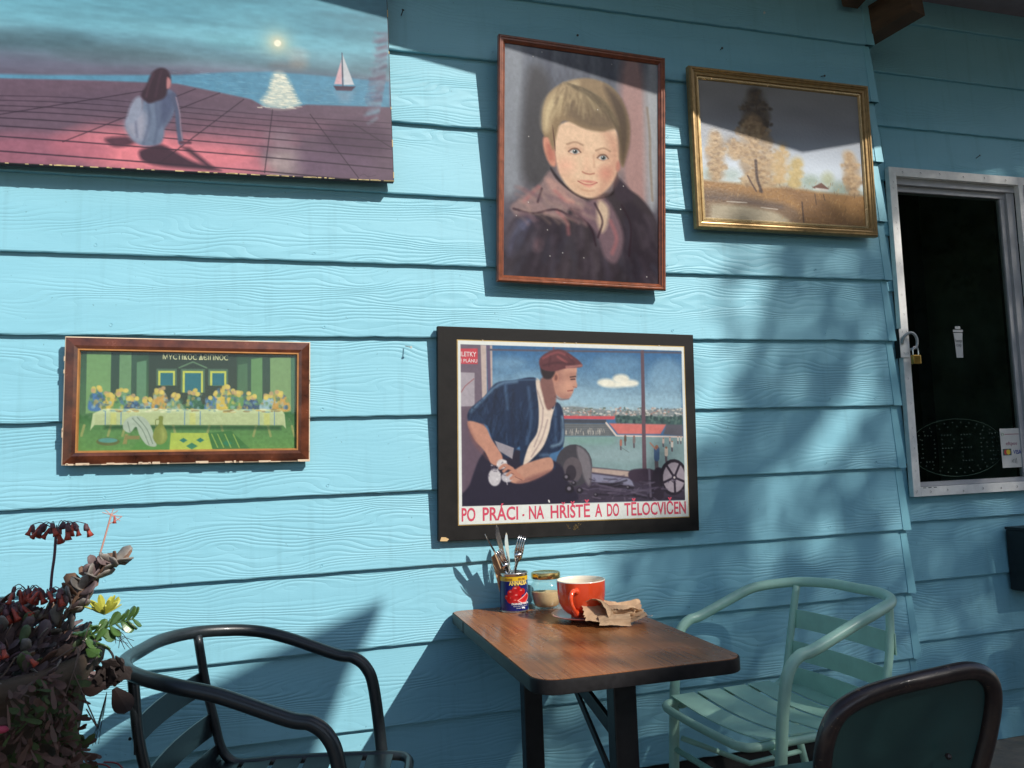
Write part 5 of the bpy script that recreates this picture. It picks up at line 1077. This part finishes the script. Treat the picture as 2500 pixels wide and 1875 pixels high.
B().add(*cut_strip([(-.05, .002, 0), (0, .002, .001), (.012, .006, .002), (.026, .0095, .0015), (.038, .008, .001), (.046, .003, .002)], .002)).obj('bowl', M_steel, sp, True)

# ------------------------------------------------------------------ planter with succulents
PX, PY = -.555, 1.83
pot = thing('tapered_planter', 'tall tapered weathered clay planter standing beside the siding wall', 'planter', (PX, PY, 0))
M_pot = mat('weathered_clay', (.12, .08, .055), .95, var=.5, scale=14, bump=.004, bscale=30, col2=(.05, .04, .028))
b = B(); prof = [(.14, .14), (.150, .20), (.175, .45), (.205, .66), (.232, .80), (.250, .835), (.252, .855), (.236, .862), (.225, .85), (.21, .80)]; b.lathe(prof, 48)
b.v = [(x*(1+.035*math.sin(z*37+math.atan2(y, x)*5)+.02*math.sin(z*90+math.atan2(y, x)*11)), y*(1+.03*math.sin(z*41+math.atan2(y, x)*7)), z) for x, y, z in b.v]
b.obj('pot_wall', M_pot, pot, True)
B().lathe([(.0, .815), (.222, .812)], 30).obj('soil', mat('soil', (.03, .02, .015), 1.), pot)
B().lathe([(0, 0), (.20, 0), (.20, .14), (0, .14)], 24).obj('plinth', M_pot, pot)
def leaf_mesh(name, L, w, th, tipn=0, scallop=0.):
    st = []; n = 7
    for i in range(n+1):
        q = i/n; ww = w*math.sin(min(1, q**1.25*.9+.06)*math.pi)**.6*(.55+.5*q)*1.15; z = L*q
        if scallop: ww *= 1+scallop*math.sin(q*28)
        st.append((z, max(ww, .0006), .10*L*q*q))
    v, f = cut_strip(st, th); return pydata(name, v, f)
M_lf = [mat('succulent_leaf_mauve', (.15, .105, .105), .6, var=.3, scale=60), mat('succulent_leaf_grey', (.24, .215, .19), .6, var=.3, scale=60), mat('succulent_leaf_green', (.10, .14, .06), .5, var=.3, scale=60), mat('succulent_leaf_brown', (.11, .055, .04), .6, var=.3, scale=60), mat('dry_leaf', (.19, .11, .07), .8, var=.3, scale=60)]
lfm = []
for k, m in enumerate(M_lf):
    me = leaf_mesh('leaf', .042, .0125, (.0035, .0045, .0025, .003, .002)[k], scallop=(.04, .1, 0, .06, .12)[k]); me.materials.append(m); me.polygons.foreach_set('use_smooth', [True]*len(me.polygons)); lfm.append(me)
def put_leaf(me, parent, p, d, roll, s, name='leaf'):
    from mathutils import Quaternion
    o = bpy.data.objects.new(name, me); COL.objects.link(o); o.parent = parent; o.location = p; o.rotation_mode = 'QUATERNION'
    o.rotation_quaternion = Vector(d).to_track_quat('Z', 'Y') @ Quaternion((0, 0, 1), roll); o.scale = (s, s, s); return o
pl = thing('flowering_succulent', 'sprawling grey mauve succulent with drooping red bell flowers filling the planter', 'plant', (PX, PY, .83))
q = random.Random(11)
def dome(a, e, r=1.): return Vector((math.cos(a)*math.cos(e)*.245*r, math.sin(a)*math.cos(e)*.245*r, math.sin(e)*.135*r))
cnt = 0
for k in range(250):
    a = q.uniform(-2.9, .6); e = q.uniform(.0, 1.45); p = dome(a, e, q.uniform(.82, 1.0)); d = p.normalized()+Vector((q.uniform(-.8, .8), q.uniform(-.8, .8), q.uniform(-.2, 1.3)))
    put_leaf(lfm[q.choice((0, 0, 1, 1, 3, 2, 4))], pl, p, d, q.uniform(0, 6), q.uniform(.4, .95)); cnt += 1
core = B()
for k in range(1700):
    a = q.uniform(-3.14, 3.14); e = q.uniform(-.25, 1.5); p = dome(a, e, q.uniform(.45, .93)); d = (p.normalized()+Vector((q.uniform(-.8, .8), q.uniform(-.8, .8), q.uniform(-.3, 1)))).normalized()
    s_ = d.orthogonal().normalized(); L = q.uniform(.02, .045); w = q.uniform(.004, .009); core.add([p-s_*w*.4, p+d*L*.65-s_*w, p+d*L*.93-s_*w*.7, p+d*L, p+d*L*.93+s_*w*.7, p+d*L*.65+s_*w, p+s_*w*.4], [(0, 1, 2, 3, 4, 5, 6)])
co_ = core.obj('inner_foliage', M_lf[0], pl); co_['kind'] = 'stuff'
# trailing growth down the front of the planter
tr = B(); tr2 = B()
for k in range(5200):
    a = q.uniform(-2.75, -.35); z = -q.uniform(-.03, .70); rr0 = .258+.04*math.sin(a*5+z*9)+q.uniform(-.03, .02)+z*.105; p = Vector((math.cos(a)*rr0, math.sin(a)*rr0, z)); d = Vector((math.cos(a)*.6+q.uniform(-.8, .8), math.sin(a)*.6+q.uniform(-.4, .4), q.uniform(-1.3, .5))).normalized()
    s_ = d.orthogonal().normalized(); L = q.uniform(.012, .04); w = q.uniform(.002, .008)
    (tr if k % 3 else tr2).add([p-s_*w*.4, p+d*L*.65-s_*w, p+d*L*.93-s_*w*.7, p+d*L, p+d*L*.93+s_*w*.7, p+d*L*.65+s_*w, p+s_*w*.4], [(0, 1, 2, 3, 4, 5, 6)])
tr.obj('trailing_foliage', M_lf[3], pl)['kind'] = 'stuff'
tr2.obj('trailing_foliage', mat('moss_green', (.05, .075, .02), .8, var=.5), pl)['kind'] = 'stuff'
for k in range(44):
    a = q.uniform(-2.6, -.9); z = -q.uniform(.02, .45); rr0 = .29+z*.11; p = Vector((math.cos(a)*rr0, math.sin(a)*rr0, z)); put_leaf(lfm[q.choice((1, 3, 0))], pl, p, (math.cos(a), math.sin(a), q.uniform(-.8, .8)), q.uniform(0, 6), q.uniform(.5, .9))
tw = B()
for k in range(46):
    a = q.uniform(-2.6, -.3); rr0 = .26; z = q.uniform(-.35, .1); p = Vector((math.cos(a)*rr0, math.sin(a)*rr0, z)); p2 = p+Vector((q.uniform(-.05, .05), q.uniform(-.05, .0), q.uniform(-.13, .08))); p3 = p2+Vector((q.uniform(-.05, .05), q.uniform(-.04, .02), q.uniform(-.12, .04)))
    tw.tube(catmull([p, p2, p3], 4), .0012, 4)
tw.obj('twigs', mat('dry_twig', (.13, .09, .07), .9), pl)['kind'] = 'stuff'
def local(px, y):                # world x, z at depth y from measured points, relative to the plant
    return px
# leafy stem climbing at the wall-ward edge (world coordinates)
def W_(x, y, z): return Vector((x-PX, y-PY, z-.83))
stem = catmull([W_(-.36, 1.80, .93), W_(-.335, 1.80, .975), W_(-.305, 1.80, 1.005), W_(-.275, 1.80, 1.03)], 8)
B().tube(stem, .0035, 6).obj('stem', M_lf[4], pl, smooth=True)
for k, p in enumerate(stem[1::2]):
    for j in range(4):
        a = k*1.3+j*1.57+q.uniform(-.5, .5); d = Vector((math.cos(a)+.25, math.sin(a)*.8, q.uniform(.1, 1.3))); put_leaf(lfm[(1, 4, 0, 1)[(k*3+j) % 4]], pl, p+Vector((q.uniform(-.006, .006), 0, q.uniform(-.005, .005))), d, q.uniform(-1, 1), q.uniform(.7, 1.1))
for k in range(14): put_leaf(lfm[(1, 4, 0)[k % 3]], pl, W_(-.345+q.uniform(-.03, .03), 1.80+q.uniform(-.02, .02), .925+q.uniform(-.02, .05)), (q.uniform(-.4, .6), q.uniform(-.4, .2), 1.), q.uniform(0, 6), q.uniform(.7, 1.0))
for j in range(9): put_leaf(lfm[(1, 4)[j % 2]], pl, stem[-1], (math.cos(j*.9)*.8+.3, math.sin(j*.9)*.6, q.uniform(-.1, 1)), j, q.uniform(.7, 1.0))
for (x, z) in ((-.60, .985), (-.585, 1.0), (-.61, .96)):
    for j in range(4): put_leaf(lfm[4 if j % 2 else 1], pl, W_(x-.03, 1.75, z), (math.cos(j*1.6)*.7+.4, math.sin(j*1.6), .8), j, .9)
for j in range(4): put_leaf(lfm[4], pl, W_(-.47+.006*j, 1.80, .915), (.3*math.cos(j*2), .3*math.sin(j*2), 1), j, 1.1)
# flower stalks with bells
M_bell = mat('red_bell', (.42, .065, .04), .5, var=.35, scale=90); M_caly = mat('mauve_calyx', (.13, .06, .07), .6); M_stalk = mat('flower_stalk', (.11, .055, .075), .6)
M_pink = mat('pink_stalk', (.55, .28, .22), .6)
def bell_me(n_, L, r0, r1, flare):
    b = B(); b.lathe([(.0006, 0), (r0*.8, -L*.12), (r0, -L*.35), (r1, -L*.7), (flare, -L), (flare*.8, -L*.97), (r1*.6, -L*.6)], 8)
    b.v = [(x*.8*(1+.25*math.sin(math.atan2(y, x)*4)*(z < -L*.9)), y, z) for x, y, z in b.v]; return b.me(n_)
bm1 = bell_me('bell_flower', .026, .0042, .0048, .0085); bm1.materials.append(M_bell); bm2 = bell_me('calyx', .012, .0048, .0055, .0052); bm2.materials.append(M_caly)
for m_ in (bm1, bm2): m_.polygons.foreach_set('use_smooth', [True]*len(m_.polygons))
def umbel(c0, n, R_, seed, spread=.022, droop=.9, names='bell_flower'):
    qq = random.Random(seed); st_ = bpy.data.objects.new('flower_head', B().blob(c0, .003, 6, 4).me('flower_head')); st_.data.materials.append(M_stalk); COL.objects.link(st_); st_.parent = pl
    b = B()
    for k in range(n):
        a = 2*math.pi*k/n+qq.uniform(-.3, .3); rr0 = R_*qq.uniform(.35, 1); e = Vector(c0)+Vector((math.cos(a)*rr0, math.sin(a)*rr0*.7, qq.uniform(.004, .016)))
        b.tube(catmull([c0, Vector(c0)*.4+e*.6+Vector((0, 0, .008)), e], 4), .0008, 4)
        for me_, s_ in ((bm1, 1.), (bm2, 1.05)):
            o = bpy.data.objects.new(me_.name.split('.')[0], me_); COL.objects.link(o); o.parent = st_; o.location = e; o.rotation_euler = (qq.uniform(-.3, .3), qq.uniform(-.45, .45)+math.cos(a)*-.3, 0); sc_ = qq.uniform(.8, 1.15)*s_; o.scale = (sc_,)*3
    b.obj('pedicel', M_stalk, st_); return st_
s1 = catmull([W_(-.385, 1.80, .90), W_(-.383, 1.80, 1.0), W_(-.378, 1.80, 1.05), W_(-.3755, 1.80, 1.096)], 6); B().tube(s1, .0026, 7).obj('flower_stalk', M_stalk, pl, smooth=True)
umbel(W_(-.3755, 1.80, 1.098), 13, .052, 3)
umbel(W_(-.42, 1.79, .985), 8, .03, 4); umbel(W_(-.385, 1.77, .978), 9, .026, 5); umbel(W_(-.445, 1.77, .955), 7, .022, 6); umbel(W_(-.42, 1.58, .92), 3, .03, 7); umbel(W_(-.40, 1.58, .905), 3, .03, 8)
s2 = catmull([W_(-.318, 1.80, .985), W_(-.298, 1.80, 1.05), W_(-.281, 1.80, 1.115), W_(-.2785, 1.80, 1.125)], 6); B().tube(s2, .0017, 6).obj('flower_stalk', M_pink, pl, smooth=True)
fb = B()
for (dx, dz) in ((-.016, .006), (-.010, .010), (.012, .008), (.016, -.012), (.004, .012), (.020, -.004)): fb.tube([W_(-.279, 1.80, 1.122), W_(-.279+dx, 1.80, 1.122+dz)], .0007, 4)
fb.tube([W_(-.283, 1.80, 1.105), W_(-.268, 1.80, 1.112), W_(-.260, 1.80, 1.118)], .0008, 4)
fb.obj('bare_pedicel', M_pink, pl)
o = bpy.data.objects.new('bell_flower', bm1); COL.objects.link(o); o.parent = pl; o.location = W_(-.273, 1.80, 1.121); o.scale = (.6,)*3
# big round hanging leaf cluster and wiry roots outside the pot edge
M_dk = mat('dark_dead_leaf', (.02, .012, .010), .8, var=.4); M_dk2 = mat('dark_round_leaf', (.022, .010, .008), .6, var=.3)
B().tube(catmull([W_(-.305, 1.80, .875), W_(-.29, 1.80, .872), W_(-.276, 1.80, .855), W_(-.272, 1.80, .835)], 5), .0022, 6).obj('arching_stem', M_dk, pl, smooth=True)
rl = leaf_mesh('round_leaf', .052, .021, .003); rl.materials.append(M_dk2)
put_leaf(rl, pl, W_(-.272, 1.80, .79), (.55, 0, -1), 1.57, 1.0, 'round_leaf'); put_leaf(rl, pl, W_(-.282, 1.795, .80), (-1, -.2, -.05), 1.57, .85, 'round_leaf')
hb_ = leaf_mesh('curled_leaf', .04, .016, .006, scallop=.25); hb_.materials.append(M_dk)
for k in range(12): put_leaf(hb_, pl, W_(-.285+q.uniform(-.014, .014), 1.80+q.uniform(-.01, .01), .80+q.uniform(-.012, .028)), (q.uniform(-.3, .6), q.uniform(-.4, .1), q.uniform(-.2, 1)), q.uniform(0, 6), q.uniform(.7, 1.05), 'curled_leaf')
wr = B()
for k in range(7): wr.tube(catmull([W_(-.285, 1.80, .785), W_(-.289-.002*k, 1.80, .75-.004*k), W_(-.300-.002*k+q.uniform(-.004, .004), 1.80, .70+q.uniform(-.015, .015))], 4), .0005, 4)
for k in range(9): wr.tube(catmull([W_(-.292, 1.80, .90), W_(-.27+q.uniform(-.01, .01), 1.80, .892+q.uniform(-.01, .008)), W_(-.243+q.uniform(-.03, .01), 1.80, .872+q.uniform(-.012, .01))], 4), .0006, 4)
wr.obj('wiry_roots', M_dk, pl)['kind'] = 'stuff'
for k in range(3): B().tube(catmull([W_(-.33+.02*k, 1.80, .655), W_(-.305+.02*k, 1.80, .648), W_(-.295+.025*k, 1.80, .640-.01*k)], 4), .0016, 5).obj('pink_shoot', mat('pink_shoot', (.22, .05, .06), .6), pl)
B().blob(W_(-.40, 1.56, .80), (.010, .006, .006), 8, 6).obj('pink_bud', mat('pink_bud', (.45, .05, .10), .6), pl)

ro = thing('rosette_succulent', 'yellow green pointed rosette succulent at the rim of the planter', 'plant', (-.290, 1.80, .932))
M_yel = mat('yellow_leaf', (.42, .42, .06), .45, var=.2, scale=90, coat=.2); pm = leaf_mesh('pointed_leaf', .034, .0055, .003); pm.materials.append(M_yel)
for k in range(15): a = k*2.4; e = .25+.05*k; put_leaf(pm, ro, (0, 0, 0), (math.cos(a)*math.cos(e), math.sin(a)*math.cos(e)*.8, math.sin(e)+.15), a, 1.0+.05*(k % 5), 'leaf')
jd = thing('jade_sprig', 'glossy green jade sprig reaching out over the black chair', 'plant', (-.325, 1.80, .895))
M_jade = mat('jade_leaf', (.065, .13, .035), .3, var=.3, scale=50, coat=.3); jm = leaf_mesh('jade_leaf', .025, .0085, .0045); jm.materials.append(M_jade)
jst = catmull([(-.01, 0, -.01), (.025, 0, .005), (.055, 0, .018), (.085, 0, .024)], 6); B().tube(jst, .0017, 6).obj('stem', M_jade, jd, smooth=True)
for k, p in enumerate(jst[2::2]):
    for s_ in (-1, 1): put_leaf(jm, jd, p, (.5+.5*q.random(), q.uniform(-.5, .5), s_*(.7+.4*q.random())), q.uniform(-1, 1), q.uniform(.8, 1.2), 'leaf')
for k in range(9): put_leaf(jm, jd, (q.uniform(-.01, .03), q.uniform(-.02, .01), q.uniform(-.03, .012)), (q.uniform(-.2, 1), q.uniform(-.6, .2), q.uniform(-1, .8)), q.uniform(0, 6), q.uniform(.9, 1.35), 'leaf')

# ------------------------------------------------------------------ what throws the shade: an added unseen sail, cut to its shadow, and a tree across the yard (both above the picture)
def cast(x, z, t): return Vector((x+.72*t, D-1.12*t, z+t))
sh = [(-4.2, 1.3), (-1.3, .85), (-.80, .46), (-.83, .36), (-.81, .10), (-.68, .10), (-.60, .35), (-.50, .424), (-.38, .502), (-.226, .557), (-.137, .595), (.005, .655), (.18, .72), (.36, .79), (.335, .73), (.257, .598), (.177, .42), (.05, .1), (-.10, -.32), (-.4, -1.0), (-.9, -1.6), (-4.2, -2.2)]  # outline of the wanted shade on the wall plane; shapes the added sheet
sail = thing('added_shade_sail', 'added unseen fabric sheet cut to drop a wedge of shade on wall and chair', 'shade sail')
v = []; f = []; n = len(sh)
for dz in (0, .01):
    for (x, z) in sh: p = cast(x, z, 3.75-z); v.append((p.x, p.y, p.z+dz))
f = [tuple(range(n)), tuple(range(n, 2*n))[::-1]]+[(i, n+i, n+(i+1) % n, (i+1) % n) for i in range(n)]
link('added_sail_cloth', pydata('added_sail_cloth', v, f), M_added_sail, sail)

def cover(x, z):
    """how dense the crown is along the sun ray that ends at wall point x, z"""
    # boundary of the crown
    if z > 2.5 and x < 2.7: return 0
    edge_x = np.interp(z, [-2, -.33, 0, .3, .5, .65, .8, 1.17, 1.4, 1.65, 1.95, 2.3], [-1.2, .05, .34, .64, .88, 1.06, 1.22, 1.50, 1.60, 1.68, 1.80, 2.36])
    c_ = 1/(1+math.exp(-(x-edge_x)/.055))
    if x < 2.36 and z > 2.02: c_ *= .05
    g_ = lambda a, b_, r1, r2: math.exp(-(((x-a)/r1)**2+((z-b_)/r2)**2))
    def sg(pts, r):   # closeness to a polyline of light
        best = 9
        for (ax, az), (bx_, bz) in zip(pts, pts[1:]):
            ex, ez = bx_-ax, bz-az; t_ = max(0, min(1, ((x-ax)*ex+(z-az)*ez)/(ex*ex+ez*ez))); best = min(best, math.hypot(x-ax-t_*ex, z-az-t_*ez))
        return math.exp(-(best/r)**2)
    lit = max(1.05*sg([(2.20, 1.52), (2.13, 1.34), (1.98, 1.20)], .06), .95*sg([(1.98, 1.20), (1.72, 1.00), (1.66, .86)], .075), 1.*sg([(1.52, 1.62), (1.55, 1.30)], .10), .9*sg([(1.98, 1.82), (2.16, 1.93)], .06), .7*sg([(2.285, 1.1), (2.29, .5)], .035), .8*g_(1.70, 1.87, .07, .10), .6*sg([(1.98, 1.70), (1.86, 1.60)], .04), 1.3*g_(2.60, 1.98, .10, .32), .45*sg([(1.95, .95), (1.86, .80)], .05), .6*g_(.80, .34, .10, .09))
    c_ = c_*(1-min(1, lit))
    if x > 2.45 and (z < 1.6 or x > 2.75): c_ = 1.
    c_ = max(c_, .9*math.exp(-(((x-1.80-(z-1.72)*.62)/.065)**2))*(1.48 < z < 1.98))
    return c_
tree_ = thing('shade_tree', 'broad leafy yard tree standing across the yard from the wall', 'tree', (7.0, -5.3, 0))
lv = B(); q = random.Random(5)
def leafq(lv, p, s):
    n_ = (Vector(SUN).normalized()+Vector((q.uniform(-.5, .5), q.uniform(-.5, .5), q.uniform(-.5, .5)))).normalized(); a = n_.orthogonal().normalized(); b_ = n_.cross(a); t_ = q.uniform(0, 6.28); a, b_ = a*math.cos(t_)+b_*math.sin(t_), b_*math.cos(t_)-a*math.sin(t_)
    lv.add([p-a*s, p-b_*s*.45, p+a*s, p+b_*s*.45], [(0, 1, 2, 3)])
step = .055
x = -1.2
while x < 5.2:
    z = -2.0
    while z < 3.1:
        if q.random() < min(1, 1.1*cover(x, z)**.7) and not (x < .0 and z > -.2): leafq(lv, cast(x+q.uniform(-.03, .03), z+q.uniform(-.03, .03), q.uniform(6.0, 8.2)), q.uniform(.055, .085))
        z += step
    x += step
M_leaf = mat('tree_leaf', (.05, .09, .02), .5, var=.4)
lo = lv.obj('crown', M_leaf, tree_); lo.parent = tree_; lo.matrix_parent_inverse = Matrix.Translation((-7.0, 5.3, 0)); lo['kind'] = 'stuff'
M_bark = mat('bark', (.12, .09, .06), .95, bump=.01, bscale=20)
B().tube([(0, 0, 0), (.05, 0, 1.5), (-.05, .1, 3.2), (.1, -.1, 5.0), (-.3, .1, 7.0)], [.16, .13, .10, .06, .03], 12).obj('trunk', M_bark, tree_, smooth=True)
for (a, L) in ((.6, 2.), (2.2, 2.2), (3.6, 2.), (5.0, 1.8), (1.4, 1.6)): B().tube([(0, 0, 3.6+a*.3), (math.cos(a)*L*.5, math.sin(a)*L*.5, 4.8+a*.2), (math.cos(a)*L, math.sin(a)*L, 6.2)], [.08, .05, .02], 8).obj('limb', M_bark, tree_, smooth=True)
# clipped hedge, unseen behind the viewer, put in to darken window reflections
hd_ = B(); q = random.Random(9)
for k in range(20000):
    x_ = q.uniform(-9, 24); p = Vector((x_, -9.2+q.uniform(0, .9), q.uniform(0, 7.6 if x_ > 4 else 1.9))); s = q.uniform(.08, .2); a = Vector((q.uniform(-1, 1), q.uniform(-1, 1), q.uniform(-1, 1))).normalized(); b_ = a.orthogonal().normalized(); hd_.add([p-a*s, p-b_*s*.5, p+a*s, p+b_*s*.5], [(0, 1, 2, 3)])
hd_.box((-9, -9.2, 0), (4, -8.6, 1.7)).box((4.01, -9.2, 0), (24, -8.6, 7.4))
ho = hd_.obj('added_hedge', M_leaf); tag(ho, kind='stuff')
